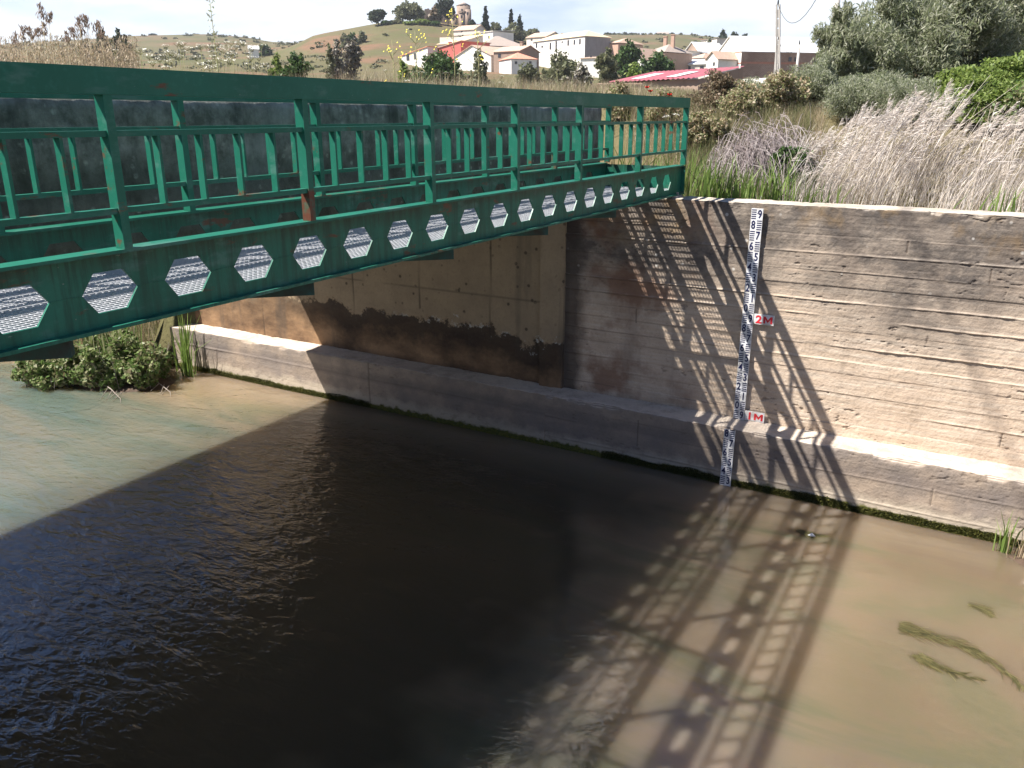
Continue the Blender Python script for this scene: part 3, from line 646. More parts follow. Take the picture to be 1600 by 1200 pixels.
LM = {
 'pine':  leafmat('dark_pine_needles', [(.025,.04,.022), (.045,.065,.032), (.065,.085,.045), (.035,.05,.03)], .2),
 'broad': leafmat('mid_green_leaves', [(.035,.07,.018), (.06,.11,.03), (.09,.15,.04), (.05,.085,.025)]),
 'bright':leafmat('bright_green_leaves', [(.11,.17,.035), (.18,.25,.055), (.27,.33,.09), (.13,.18,.045)], .45),
 'olive': leafmat('olive_grey_leaves', [(.10,.115,.055), (.16,.175,.09), (.23,.23,.13), (.13,.13,.07)]),
 'willow':leafmat('grey_green_willow_leaves', [(.15,.18,.085), (.23,.26,.14), (.34,.36,.24), (.46,.46,.36), (.18,.20,.10)], .5),
 'cyp':   leafmat('cypress_foliage', [(.012,.024,.012), (.022,.038,.018), (.03,.045,.02)], .1),
 'bare':  leafmat('bare_twigs', [(.20,.17,.14), (.28,.25,.21), (.14,.14,.08), (.13,.11,.09)], .1),
 'rust':  leafmat('reddish_leaves', [(.17,.13,.08), (.25,.18,.12), (.13,.13,.07)], .3),
 'weed':  leafmat('riverside_weed_leaves', [(.08,.14,.035), (.14,.22,.06), (.24,.30,.11), (.32,.32,.18), (.14,.11,.055)], .4),
 'mixed': leafmat('mixed_bank_scrub', [(.17,.18,.07), (.27,.27,.13), (.42,.35,.22), (.52,.44,.32), (.33,.22,.14), (.14,.18,.06), (.36,.37,.20)], .4),
}
SEED = [100]
def nseed(): SEED[0] += 1; return SEED[0]
def tree(name, label, cat, px, ytop, wpx, D, kind, n=1400, leaf=None, group=None, shape='round', trunk=.22, depth=1., aspect=.6, crown_from=None, z0=None):
    c = at(px, 180, D); zb = gz(c.x, c.y) if z0 is None else z0; zt = at(px, ytop, D).z; H = max(zt-zb, .5); W = wpx*D/1355.7/2*1.15
    root = empty(name, (c.x, c.y, zb), label, cat, group); rs = random.Random(nseed()); blobs = []
    cf = crown_from if crown_from is not None else {'round': .12, 'cone': .03, 'bush': 0., 'pine': .24}[shape]
    if shape == 'cone':
        for k in range(7):
            t = (k+.5)/7; r = W*(1-t)**.55*(.9+.2*rs.random()); blobs.append((c.x+rs.uniform(-.05,.05)*W, c.y, zb+H*(cf+(1-cf)*t), r, r, H/7*.8))
    else:
        k = {'round': 9, 'bush': 9, 'pine': 8}[shape]; hc = H*(1-cf)
        for i in range(k):
            a = rs.uniform(0, 6.28); rr = rs.uniform(.15, .62); t = rs.uniform(.18, .78) if shape != 'bush' else rs.uniform(.12, .70)
            taper = 1-.45*abs(t-.4)
            s_ = rs.uniform(.34, .55)
            blobs.append((c.x+math.cos(a)*rr*W*taper, c.y+math.sin(a)*rr*W*depth*taper, zb+H*cf+hc*t, W*s_, W*s_*depth, min(hc*.30, W*s_*.9) if hc > W else hc*.34))
        blobs.append((c.x, c.y, zb+H*cf+hc*.76, W*.42, W*.42, hc*.24)); blobs.append((c.x, c.y, zb+H*cf+hc*.4, W*.6, W*.6*depth, hc*.34))
    m = MB(); r0 = max(.02*H, W*.05)
    top = Vector((c.x, c.y, zb+H*(.85 if shape == 'cone' else cf+(1-cf)*.6)))
    m.tube([(c.x, c.y, zb-.3), (c.x+rs.uniform(-.04,.04)*H, c.y, zb+H*.3), tuple(top)], [r0, r0*.7, r0*.2], 6)
    if shape != 'cone':
        for b in blobs[:6]:
            m.tube([(c.x, c.y, zb+H*max(.08, cf*.8)), ((c.x+b[0])/2, (c.y+b[1])/2, (zb+H*cf+b[2])/2), (b[0], b[1], b[2])], [r0*.5, r0*.33, r0*.12], 5)
    m.build('trunk', BARK, root)
    P = blob_points(blobs, n, nseed(), sub=22); P[:, 2] = np.maximum(P[:, 2], zb+.02)
    mesh_leaves('crown', P, leaf or max(.05, D*.0042), aspect, LM[kind], nseed(), root, **(dict(dirv=(.1, 0, 1), dirw=.45) if kind == 'willow' else {}))
    return root
# ------------------------------------------------------------------ meadow grass (stuff)
def blades(P, h, w, lean, seed, wind=(0, 0), bend=.5):
    rs = np.random.RandomState(seed); n = len(P); a = rs.uniform(0, 2*np.pi, n); l = np.abs(rs.normal(0, lean, n))
    dx = np.cos(a)*l + wind[0]; dy = np.sin(a)*l + wind[1]; fa = rs.uniform(0, 2*np.pi, n); sx = np.cos(fa)*w*.5; sy = np.sin(fa)*w*.5
    V = np.zeros((n, 6, 3)); O = np.zeros(n)
    mid = P + np.stack([dx*h*.35, dy*h*.35, h*.6], 1); tip = P + np.stack([dx*h*(.6+bend*.5), dy*h*(.6+bend*.5), h*(1-.15*bend*l)], 1); sd = np.stack([sx, sy, O], 1)
    V[:, 0] = P-sd; V[:, 1] = P+sd; V[:, 2] = mid-sd*.8; V[:, 3] = mid+sd*.8; V[:, 4] = tip-sd*.12; V[:, 5] = tip+sd*.12
    b = (np.arange(n)*6)[:, None]; Fq = np.concatenate([b+np.array([[0,1,3,2]]), b+np.array([[2,3,5,4]])]); return V.reshape(-1, 3), Fq
DRY = leafmat('dry_meadow_grass', [(.34,.27,.17), (.46,.37,.25), (.55,.46,.34), (.22,.22,.10), (.42,.29,.20), (.17,.19,.07)], .3)
GRN = leafmat('green_meadow_grass', [(.12,.15,.05), (.17,.20,.075), (.30,.28,.15), (.26,.20,.12), (.10,.13,.04)], .3)
def grass(name, label, n, pxr, Dr, hr, mat, seed, w0=.004, power=1., patch=None, lean=.28):
    rs = np.random.RandomState(seed); px = rs.uniform(pxr[0], pxr[1], n); D = Dr[0] + (Dr[1]-Dr[0])*rs.rand(n)**power
    xy = np.array([at(a, 180, d)[:2] for a, d in zip(px, D)]); X, Y = xy[:, 0], xy[:, 1]
    ok = (Y > bank_toe(X)+.18) & ~((X > -8.9) & (X < -3.95) & (Y < 9.3)) & ~((X > -8.3) & (X < -4.5) & (Y < 13))
    dn = vnoise(X*.5+seed, Y*.5, seed, 3); ok &= (dn > .34) if patch is None else (dn > patch)
    X, Y, D = X[ok], Y[ok], D[ok]; Z = ground_z(X, Y); ok = Z > WATER_Z+.06; X, Y, Z, D = X[ok], Y[ok], Z[ok], D[ok]
    h = rs.uniform(hr[0], hr[1], len(X))*(.6+.8*vnoise(X*.8, Y*.8, seed+3, 3)); px_ = 800 + (X*CA+Y*SA)/(Y*CA-X*SA)*1355.7
    yt = np.interp(px_, [-300, 0, 170, 330, 430, 500, 700, 900, 1000, 1080, 1160, 1260, 1400, 1700], [60, 62, 78, 88, 90, 98, 112, 122, 128, 140, 150, 156, 150, 150])
    lim = (EYE + (180-yt)/1355.7*D*.985 - Z)*rs.uniform(.45, 1.08, len(X)); h = np.maximum(np.minimum(h, lim), .05); V, Fq = blades(np.stack([X, Y, Z-.03], 1), h, w0*np.maximum(1, D/11.), lean, seed)
    return tag(link(name, np_mesh(name, V, Fq), mat), label, 'grass', kind='stuff')
grass('meadow_grass', 'tall dry straw coloured grass across the near meadow beyond the bridges', 64000, (-260, 1120), (11.5, 30), (.35, .95), DRY, 31, .006, 1.1, None, .42)
grass('meadow_grass', 'green grass mixed through the meadow beyond the bridges', 36000, (-260, 1120), (11, 32), (.25, .7), GRN, 32, .006, 1.1, None, .5)
grass('meadow_grass', 'rough mixed grass on the field between the meadow and the town', 70000, (-200, 1600), (28, 95), (.35, .9), DRY, 33, .008, 1.3)
grass('meadow_grass', 'greenish weeds on the field below the town', 40000, (-200, 1600), (28, 110), (.3, .8), GRN, 34, .009, 1.3)
grass('bank_grass', 'dry and reddish grass tufts over the bank at the bridge end', 34000, (985, 1290), (9.3, 17), (.12, .42), DRY, 35, .0035, 1., .42, .6)
grass('bank_grass', 'green weeds covering the bank behind the retaining wall', 46000, (1040, 1270), (9.0, 18), (.15, .5), GRN, 36, .004, 1., .36, .55)
grass('bank_grass', 'short grass on the open river bank upstream of the road bridge', 16000, (-300, 330), (10, 16), (.15, .55), GRN, 37, .004, 1., .3)
# reeds behind the wall (stuff): leaning dead stems with feathery plumes
def dry_reeds():
    rs = np.random.RandomState(41); n = 760; px = np.concatenate([rs.uniform(1290, 1470, 380), rs.uniform(1210, 1720, n-380)]); D = rs.uniform(8.7, 10.3, n)
    xy = np.array([at(a, 180, d)[:2] for a, d in zip(px, D)]); ok = (xy[:, 1] > 8.42) & (vnoise(xy[:, 0]*3, xy[:, 1]*2, 44, 3) > .40); xy, px = xy[ok], px[ok]; n = len(xy)
    Z = ground_z(xy[:, 0], xy[:, 1]); ty = np.interp(px, [1200, 1290, 1330, 1400, 1470, 1500, 1560, 1640, 1720], [215, 205, 168, 155, 128, 165, 178, 140, 130]); zt_ = np.array([at(a, q, d).z for a, q, d in zip(px, ty, np.hypot(xy[:, 0], xy[:, 1]))]); top = np.maximum(zt_-Z, .3)*(1.10-.62*rs.rand(n)**1.1)
    V = []; Fc = []; b = 0; lean = rs.normal(.32, .17, n); ly = rs.normal(.05, .12, n); PV = []
    for i in range(n):
        p0 = np.array([xy[i, 0]-lean[i]*.35, xy[i, 1], Z[i]-.03]); h = top[i]; q = [p0 + np.array([lean[i]*t*h*(.6+.5*t), ly[i]*t*h, h*t]) for t in (0, .35, .7, 1)]
        a = rs.uniform(0, 6.28); s = np.array([math.cos(a), math.sin(a), 0])*.0042
        for k in range(4): V += [q[k]-s*(1-.2*k), q[k]+s*(1-.2*k)]
        for k in range(3): Fc.append((b+2*k, b+2*k+1, b+2*k+3, b+2*k+2))
        b += 8
        if rs.rand() < .40:
            d = q[3]-q[2]; d /= np.linalg.norm(d)
            for _ in range(46):
                t = rs.rand(); base = q[3]+d*(.02-.24*t); dr = d*.55 + rs.normal(0, .30, 3)*(.4+t) + np.array([.42, 0, -.18]); ln = rs.uniform(.04, .11)*(.55+.6*t)
                sw = rs.normal(0, 1, 3); sw = np.cross(dr, sw); sw = sw/np.linalg.norm(sw)*.0032; PV += [base-sw, base+sw, base+dr*ln+sw*.3, base+dr*ln-sw*.3]
    P2 = np.array([at(a, 180, d)[:2] for a, d in zip(rs.uniform(1225, 1720, 3400), rs.uniform(8.7, 10.0, 3400))]); P2 = P2[(P2[:, 1] > 8.36) & (vnoise(P2[:, 0]*3, P2[:, 1]*2, 44, 3) > .38)]; Z2 = ground_z(P2[:, 0], P2[:, 1])
    V2, F2 = blades(np.column_stack([P2, Z2-.03]), rs.uniform(.2, .6, len(P2)), .0042, .38, 42, wind=(.22, 0), bend=.9)
    k1 = len(V); k2 = k1+len(V2); Fp = k2 + np.arange(len(PV)).reshape(-1, 4)
    me = np_mesh('dry_reeds', np.concatenate([np.array(V), V2, np.array(PV)]), np.concatenate([np.array(Fc), F2+k1, Fp]))
    mt = leafmat('bleached_dead_reed', [(.70,.64,.58), (.80,.75,.70), (.55,.48,.41), (.74,.68,.63), (.45,.38,.30), (.66,.59,.53)], .35)
    tag(link('dry_reeds', me, mt), 'bleached dead reeds with feathery plumes leaning over the retaining wall', 'reeds', kind='stuff')
dry_reeds()
REED = leafmat('fresh_reed_blades', [(.10,.17,.035), (.16,.24,.055), (.24,.33,.09), (.13,.18,.05)], .4)
def reed_tuft(x, y, n, h, r, label, z=None, lean=.3, mat=None, w=.020, wind=(.05, 0), name='reed_tuft'):
    rs = np.random.RandomState(nseed()); z0 = gz(x, y) if z is None else z; P = np.column_stack([x+rs.normal(0, r, n), y+np.abs(rs.normal(0, r*.6, n)), np.full(n, z0-.03)])
    V, Fq = blades(P, rs.uniform(.55, 1.1, n)*h, rs.uniform(.5, 1.15, n)*w, lean, nseed(), wind, .8)
    return tag(link(name, np_mesh(name, V, Fq), mat or REED), label, 'reeds', 'green reed tufts along the wall')
for (x, y, n, h, r, lb) in [(-3.25,8.62,70,.62,.16,'green reed tuft seen through the last bay of the footbridge railing'), (-2.55,8.55,90,.62,.13,'bright green reed tuft beside the footbridge end post'),
        (-2.92,8.75,60,.7,.14,'green reed tuft hidden partly by the footbridge end post'), (-2.2,8.42,60,.52,.12,'low green reed tuft directly above the gauge shadow corner'),
        (-1.95,8.5,50,.6,.13,'narrow green reed tuft behind the top of the staff gauge'), (-1.55,8.45,34,.42,.15,'short green reed tuft at the foot of the bleached reeds'),
        (-.02,8.40,26,.42,.14,'dark green reed tuft before the bleached reeds at the right'), (.30,8.42,24,.5,.12,'green reed tuft on the wall top at the right frame edge'),
        (-3.75,8.9,50,.7,.2,'green reed tuft behind the road parapet end')]:
    reed_tuft(x, y, n, h, r, lb)
def brushwood():
    rs = np.random.RandomState(51); n = 1300; c = np.array([-2.33, 9.45]); V = []; Fc = []; b = 0
    for i in range(n):
        p = np.array([c[0]+rs.normal(0, .33), c[1]+rs.normal(0, .20), 0]); p[2] = gz(p[0], p[1]) + .48*max(0, 1-((p[0]-c[0])/.8)**2) + rs.uniform(-.12, .08)
        a = rs.normal(-.2, .9); dd = np.array([math.sin(a)*.5+.25, -.45+rs.normal(0, .2), 0]); ln = rs.uniform(.25, .7); s = rs.normal(0, 1, 3); s = np.cross(dd, s); s = s/np.linalg.norm(s)*.0026
        for t in (0, .33, .66, 1): q = p + dd*ln*t + np.array([0, 0, .18*t*ln-.85*ln*t*t]); V += [q-s, q+s]
        for k in range(3): Fc.append((b+2*k, b+2*k+1, b+2*k+3, b+2*k+2))
        b += 8
    mt = leafmat('purple_grey_dead_stems', [(.17,.13,.125), (.26,.215,.21), (.34,.30,.285), (.11,.085,.08)], .1)
    tag(link('brushwood', np_mesh('brushwood', np.array(V), np.array(Fc)), mt), 'heap of purple grey dead stems arching down the bank behind the gauge', 'brushwood')
brushwood()
# thicket at the right
for (nm, lb, px, yt, wp, D, kd, n, lf, sh) in [
    ('willow_shrub', 'slender grey green willow at the left edge of the right-hand thicket', 1302, 2, 90, 13.8, 'willow', 26000, .085, 'bush'),
    ('willow_shrub', 'tall dense grey green willow behind the bleached reeds', 1378, -50, 200, 14.5, 'willow', 42000, .09, 'bush'),
    ('willow_shrub', 'tallest grey green willow in the middle of the right-hand thicket', 1468, -110, 200, 15.5, 'willow', 42000, .095, 'bush'),
    ('willow_shrub', 'high willow cut off by the top right corner of the picture', 1580, -120, 230, 16.5, 'willow', 42000, .095, 'bush'),
    ('willow_shrub', 'low pale willow between the white shed wall and the thicket', 1278, 80, 66, 12.6, 'willow', 10000, .07, 'bush'),
    ('bramble_bush', 'bright yellow green bramble mound at the right edge above the reeds', 1608, 84, 230, 13.2, 'bright', 55000, .05, 'bush'),
    ('bramble_bush', 'yellow green bramble mound just behind the plumes of the bleached reeds', 1508, 170, 120, 12.0, 'bright', 22000, .045, 'bush'),
    ('bramble_bush', 'dark green bramble low behind the leaning reed stems', 1250, 228, 90, 9.5, 'broad', 14000, .045, 'bush'),
    ('bramble_bush', 'low grey green willow growth at the foot of the thicket behind the reeds', 1370, 150, 130, 13, 'willow', 18000, .05, 'bush'),
    ('bank_scrub', 'mixed brown and green scrub right beside the footbridge end post', 1105, 182, 85, 10.4, 'mixed', 9000, .035, 'bush'),
    ('bank_scrub', 'straw coloured scrub above the left part of the dead stems', 1160, 176, 90, 10.9, 'mixed', 10000, .035, 'bush'),
    ('bank_scrub', 'greenish scrub above the right part of the dead stems', 1215, 178, 90, 11.1, 'mixed', 10000, .035, 'bush'),
    ('bank_scrub', 'grey green scrub at the left foot of the willow thicket', 1268, 160, 90, 11.4, 'willow', 11000, .04, 'bush'),
    ('bank_scrub', 'leafy scrub behind the first plumes of the reeds', 1330, 165, 110, 10.9, 'willow', 12000, .04, 'bush'),
    ('bank_scrub', 'leafy scrub in the middle behind the reed plumes', 1420, 165, 120, 10.9, 'willow', 12000, .04, 'bush'),
    ('bank_scrub', 'yellowish scrub behind the reed plumes below the bramble mound', 1520, 200, 130, 10.8, 'bright', 12000, .04, 'bush'),
    ('bank_scrub', 'low scrub behind the reeds at the right frame edge', 1600, 205, 120, 10.7, 'weed', 12000, .04, 'bush'),
    ('bank_scrub', 'dry flowering scrub visible through the last bay of the railing', 1030, 168, 80, 11.2, 'mixed', 7000, .035, 'bush'),
    ('bank_scrub', 'small dry scrub behind the railing just past the parapet end', 968, 172, 60, 11.6, 'mixed', 5000, .035, 'bush'),
    ('dry_shrub', 'pale dry shrub at the crest of the bank in front of the white wall', 1180, 158, 110, 13, 'willow', 15000, .04, 'bush'),
    ('dry_shrub', 'rusty dry shrub on the bank beside the footbridge handrail end', 1120, 176, 90, 11.5, 'rust', 10000, .035, 'bush')]:
    tree(nm, lb, 'shrub', px, yt, wp, D, kd, n, lf, None, sh, aspect=.20 if kd == 'willow' else .6)
# middle distance shrubs and trees
MID = [
 ('shrub','leafy green shrub just over the handrail at the left of the bare poplars', 470, 77, 62, 55, 'broad', 5000, 'bush'),
 ('shrub','small green shrub beside the meadow flowers left of the bare poplars', 440, 84, 30, 58, 'bright', 2000, 'bush'),
 ('poplar_sapling','grey leafless poplar sapling below the hill slope', 533, 62, 30, 90, 'bare', 1500, 'round'),
 ('poplar_sapling','thin grey poplar sapling with a few green leaves on top', 556, 55, 34, 92, 'bare', 1800, 'round'),
 ('poplar_sapling','green topped poplar sapling at the left of its grey neighbours', 521, 68, 16, 88, 'olive', 700, 'round'),
 ('shrub','large round glossy green shrub before the red roofed houses', 683, 79, 88, 85, 'broad', 9000, 'bush'),
 ('shrub','grey green shrub at the right of the round glossy shrub', 748, 79, 36, 95, 'olive', 2200, 'bush'),
 ('shrub','yellowish shrub in front of the small red tiled house', 823, 94, 46, 90, 'olive', 2500, 'bush'),
 ('shrub','spreading olive green tree in front of the long white building', 872, 76, 66, 110, 'olive', 4200, 'bush'),
 ('shrub','dull grey shrub between the white building and the barn roof', 908, 98, 44, 75, 'bare', 2200, 'bush'),
 ('tree','dark olive tree leaning beside the left end of the barn', 948, 76, 40, 95, 'olive', 4000, 'round'),
 ('tree','large green tree behind the barn roof', 977, 64, 54, 130, 'broad', 5000, 'round'),
 ('tree','broad green tree with roof chimneys rising over it', 1024, 76, 60, 118, 'broad', 5000, 'bush'),
 ('shrub','bright lime shrub at the left end of the barn roof', 988, 96, 34, 80, 'bright', 1800, 'bush'),
 ('shrub','little yellow green shrub at the left of the round glossy shrub', 632, 95, 34, 70, 'bright', 1600, 'bush'),
 ('shrub','dry brownish shrub at the corner of the brick shed', 1140, 122, 26, 60, 'olive', 1600, 'bush')]
for (nm, lb, px, yt, wp, D, kd, n, sh) in MID: tree(nm, lb, 'tree' if nm in ('tree', 'poplar_sapling') else 'shrub', px, yt, wp, D, kd, n, None, None, sh)
FAR = [
 ('pine_tree','lone dark pine at the left end of the castle hill', 598, 16, 24, 300, 'pine', 1500, 'pine'),
 ('round_tree','big rounded grey green tree left of the castle ruins', 646, 4, 40, 302, 'olive', 3000, 'round'),
 ('pine_tree','tallest dark pine in front of the castle tower', 703, -4, 26, 298, 'pine', 2600, 'pine'),
 ('round_tree','reddish brown tree between the round tree and the tall pine', 684, 8, 18, 299, 'rust', 900, 'round'),
 ('cypress','cypress standing alone right of the castle tower', 760, 10, 11, 285, 'cyp', 900, 'cone'),
 ('cypress','slim cypress with the taller tip of the right-hand pair', 799, 15, 8, 290, 'cyp', 700, 'cone'),
 ('cypress','shorter cypress of the right-hand pair', 812, 24, 11, 288, 'cyp', 800, 'cone'),
 ('round_tree','grey green tree between the lone cypress and the pair', 774, 34, 18, 284, 'olive', 900, 'bush'),
 ('round_tree','grey green tree at the foot of the cypress pair', 803, 33, 26, 282, 'olive', 1200, 'bush'),
 ('round_tree','small dark tree against the sky behind the houses right of the cypresses', 829, 44, 22, 340, 'olive', 800, 'bush'),
 ('round_tree','dark tree at the right foot of the castle tower', 740, 29, 8, 300, 'pine', 350, 'bush'),
 ('hill_bush','green bush beside the lone pine on the hill', 610, 34, 18, 298, 'broad', 700, 'bush'),
 ('hill_bush','grey green bush at the left end of the hedge on the hill', 626, 32, 18, 298, 'olive', 700, 'bush'),
 ('hill_bush','bright bush in the hedge below the round tree', 643, 36, 20, 296, 'bright', 800, 'bush'),
 ('hill_bush','wide bright bush in the middle of the hedge on the hill', 664, 32, 28, 296, 'bright', 1000, 'bush'),
 ('hill_bush','rounded green bush at the right end of the hedge', 683, 34, 18, 295, 'broad', 700, 'bush'),
 ('hill_bush','round green bush above the long stone wall', 722, 54, 18, 250, 'broad', 700, 'bush'),
 ('hill_bush','left bush of the row crossing the bare hill', 545, 52, 16, 262, 'olive', 600, 'bush'),
 ('hill_bush','middle bush of the row crossing the bare hill', 557, 51, 16, 264, 'broad', 600, 'bush'),
 ('hill_bush','right bush of the row crossing the bare hill', 571, 49, 14, 266, 'olive', 600, 'bush'),
 ('round_tree','left tree of the three rounded trees above the brick shed', 1120, 47, 18, 390, 'pine', 900, 'round'),
 ('round_tree','middle tree of the three rounded trees above the brick shed', 1138, 48, 18, 392, 'pine', 900, 'round'),
 ('round_tree','right and smallest of the three rounded trees above the brick shed', 1154, 53, 13, 394, 'pine', 600, 'round'),
 ('round_tree','dark tree at the left side of the far brown house', 1100, 62, 16, 300, 'olive', 600, 'bush'),
 ('pine_tree','dark tree in the distant clump over the plume grass', 205, 47, 30, 118, 'pine', 2600, 'pine'),
 ('pine_tree','smaller dark tree beside the distant clump over the plume grass', 176, 46, 22, 122, 'pine', 1600, 'pine'),
 ('pine_tree','low dark tree half hidden by the seed heads at the left', 148, 58, 26, 120, 'pine', 1400, 'bush'),
 ('round_tree','tiny lone tree on the skyline of the left hill', 255, 56, 9, 690, 'pine', 300, 'bush'),
 ('round_tree','dark tree beside the tiny white cottage at the hill foot', 423, 69, 20, 300, 'broad', 800, 'bush')]
for (nm, lb, px, yt, wp, D, kd, n, sh) in FAR: tree(nm, lb, {'cypress': 'tree', 'hill_bush': 'bush'}.get(nm, 'tree'), px, yt, wp*(1.3 if nm in ('pine_tree', 'round_tree') else 1.1), D, kd, int(n*1.5), D*.0036, None, sh)
for i, (px, wd_) in enumerate(zip((945, 955, 963, 971, 980, 988), ('leftmost', 'second from left', 'third from left', 'third from right', 'second from right', 'rightmost'))):
    tree('pine_tree', wd_ + ' small pine of the row on the distant right-hand skyline', 'tree', px, 51+(i % 3), 11, 640, 'pine', 260, 1.7, 'pines in a row on the far skyline', 'bush')
# ------------------------------------------------------------------ buildings
def B_(px, D): p = at(px, 180, D); return Vector((p.x, p.y))
GLASS = simple('dark_window_glass', (.03,.035,.045), (.02,.02,.03), 3, .2, 0, .5)
def house(label, A, Bp, ytop, depth, roof, wallm, roofm, rise=1.2, wins=(), name='house', cat='house', group=None, chimneys=(), over=.25, doors=(), zbase=None, bands=(), endwall=None):
    (pa, Da), (pb, Db) = A, Bp; a = B_(pa, Da); b = B_(pb, Db); mid = (a+b)/2; n = Vector((-(b-a).y, (b-a).x)).normalized()
    if n.dot(mid) < 0: n = -n                       # n points away from the camera
    u = (b-a).normalized(); Lw = (b-a).length; c, d = b+n*depth, a+n*depth
    zt = at((pa+pb)/2, ytop, mid.length).z; zb = (min(gz(q.x, q.y) for q in (a, b, c, d))-.6) if zbase is None else zbase
    root = empty(name, (mid.x, mid.y, zb), label, cat, group)
    P = lambda s_, t_, z_: (a.x+u.x*s_+n.x*t_, a.y+u.y*s_+n.y*t_, z_)
    m = MB()
    for q in ([(0,0),(Lw,0)], [(Lw,0),(Lw,depth)], [(Lw,depth),(0,depth)], [(0,depth),(0,0)]):
        (s0,t0),(s1,t1) = q; m.poly([P(s0,t0,zb), P(s1,t1,zb), P(s1,t1,zt), P(s0,t0,zt)])
    m.poly([P(0,0,zt-.02), P(Lw,0,zt-.02), P(Lw,depth,zt-.02), P(0,depth,zt-.02)])
    if roof == 'gable':                               # ridge parallel to the front
        m.poly([P(0,0,zt), P(0,depth,zt), P(0,depth/2,zt+rise)]); m.poly([P(Lw,0,zt), P(Lw,depth,zt), P(Lw,depth/2,zt+rise)])
    if roof == 'front':                               # gable seen from the front
        m.poly([P(0,0,zt), P(Lw,0,zt), P(Lw/2,0,zt+rise)]); m.poly([P(0,depth,zt), P(Lw,depth,zt), P(Lw/2,depth,zt+rise)])
    m.build('wall', wallm, root)
    if endwall:
        e = MB(); e.poly([P(Lw+.03,.05,zb), P(Lw+.03,depth-.05,zb), P(Lw+.03,depth-.05,zt-.03), P(Lw+.03,.05,zt-.03)]); e.build('end_wall', endwall, root)
    r = MB(); o = over; th = .12
    def slab(p1, p2, p3, p4):
        r.poly([p1, p2, p3, p4]); r.poly([tuple(np.array(p)-[0,0,th]) for p in (p4, p3, p2, p1)])
        q = [p1, p2, p3, p4]
        for i in range(4): A1, B1 = q[i], q[(i+1) % 4]; r.poly([A1, tuple(np.array(A1)-[0,0,th]), tuple(np.array(B1)-[0,0,th]), B1])
    k = o*rise/(depth/2) if depth else 0; k2 = o*rise/(Lw/2)
    z = zt+.10
    if roof == 'gable':
        slab(P(-o,-o,z-k), P(Lw+o,-o,z-k), P(Lw+o,depth/2,z+rise), P(-o,depth/2,z+rise)); slab(P(-o,depth/2,z+rise), P(Lw+o,depth/2,z+rise), P(Lw+o,depth+o,z-k), P(-o,depth+o,z-k))
    elif roof == 'front':
        slab(P(-o,-o,z-k2), P(Lw/2,-o,z+rise), P(Lw/2,depth+o,z+rise), P(-o,depth+o,z-k2)); slab(P(Lw/2,-o,z+rise), P(Lw+o,-o,z-k2), P(Lw+o,depth+o,z-k2), P(Lw/2,depth+o,z+rise))
    elif roof == 'shed':
        slab(P(-o,-o,z), P(Lw+o,-o,z), P(Lw+o,depth+o,z+rise), P(-o,depth+o,z+rise))
    elif roof == 'slope':                             # rises along the front
        slab(P(-o,-o,z), P(Lw+o,-o,z+rise), P(Lw+o,depth+o,z+rise), P(-o,depth+o,z))
        w2 = MB(); w2.poly([P(0,0,zt), P(Lw,0,zt), P(Lw,0,zt+rise)]); w2.poly([P(Lw,0,zt), P(Lw,depth,zt), P(Lw,depth,zt+rise), P(Lw,0,zt+rise)]); w2.build('wall', wallm, root)
    elif roof == 'hip':
        h = min(depth/2, Lw/2); e1, e2 = (h, depth/2), (Lw-h, depth/2)
        pts = [P(-o,-o,z), P(Lw+o,-o,z), P(Lw+o,depth+o,z), P(-o,depth+o,z), P(*e1, z+rise), P(*e2, z+rise)]
        r.poly([pts[0], pts[1], pts[5], pts[4]]); r.poly([pts[1], pts[2], pts[5]]); r.poly([pts[2], pts[3], pts[4], pts[5]]); r.poly([pts[3], pts[0], pts[4]]); r.poly([pts[3], pts[2], pts[1], pts[0]])
    else: slab(P(-o,-o,z), P(Lw+o,-o,z), P(Lw+o,depth+o,z), P(-o,depth+o,z))
    rf = r.build('roof', roofm, root)
    for (fx, fy, hh) in chimneys:
        c_ = MB(); q = P(Lw*fx, depth*fy, zt); zz = zt+rise*(1-abs(fy-.5)*2) if roof in ('gable', 'hip') else zt+rise*fx
        c_.box(q[0]-.3, q[0]+.3, q[1]-.3, q[1]+.3, zt, zz+hh); c_.box(q[0]-.38, q[0]+.38, q[1]-.38, q[1]+.38, zz+hh, zz+hh+.12); c_.build('chimney', wallm, rf)
    def opening(nm, px, py, wp, hp, mat):
        f = (px-pa)/(pb-pa); s_ = Lw*f; Dd = (a+(b-a)*f).length; zc = at(px, py, Dd).z; ww = wp*Dd/1355*.5; hh = hp*Dd/1355*.5
        ww = max(ww, .1)
        x_ = MB(); x_.obox(P(s_-ww, -.03, zc-hh), Vector(P(s_+ww,-.03,0))-Vector(P(s_-ww,-.03,0)), Vector(P(0,.06,0))-Vector(P(0,0,0)), (0,0,2*hh)); fr = x_.build(nm, mat, root)
        x_ = MB(); x_.obox(P(s_-ww*.8, -.05, zc-hh*.85), Vector(P(s_+ww*.8,-.05,0))-Vector(P(s_-ww*.8,-.05,0)), Vector(P(0,.05,0))-Vector(P(0,0,0)), (0,0,2*hh*.85)); x_.build('pane', GLASS, fr)
    for wn in wins: opening('window', *wn, simple('window_frame_brown', (.16,.12,.09)))
    for dn in doors: opening('door', *dn, simple('door_brown', (.14,.09,.06)))
    for (zf, mt) in bands:
        zz = zb + (zt-zb)*zf; x_ = MB(); x_.obox(P(0,-.04,zz), Vector(P(Lw,0,0))-Vector(P(0,0,0)), Vector(P(0,.05,0))-Vector(P(0,0,0)), (0,0,.16)); x_.build('brick_band', mt, root)
    return root
WHT = mat_plaster('white_lime_plaster', (.74,.71,.66), .35); CRM = mat_plaster('cream_plaster', (.72,.64,.55), .4); GRY = mat_plaster('grey_roof_and_shaded_wall', (.30,.28,.27), .6)
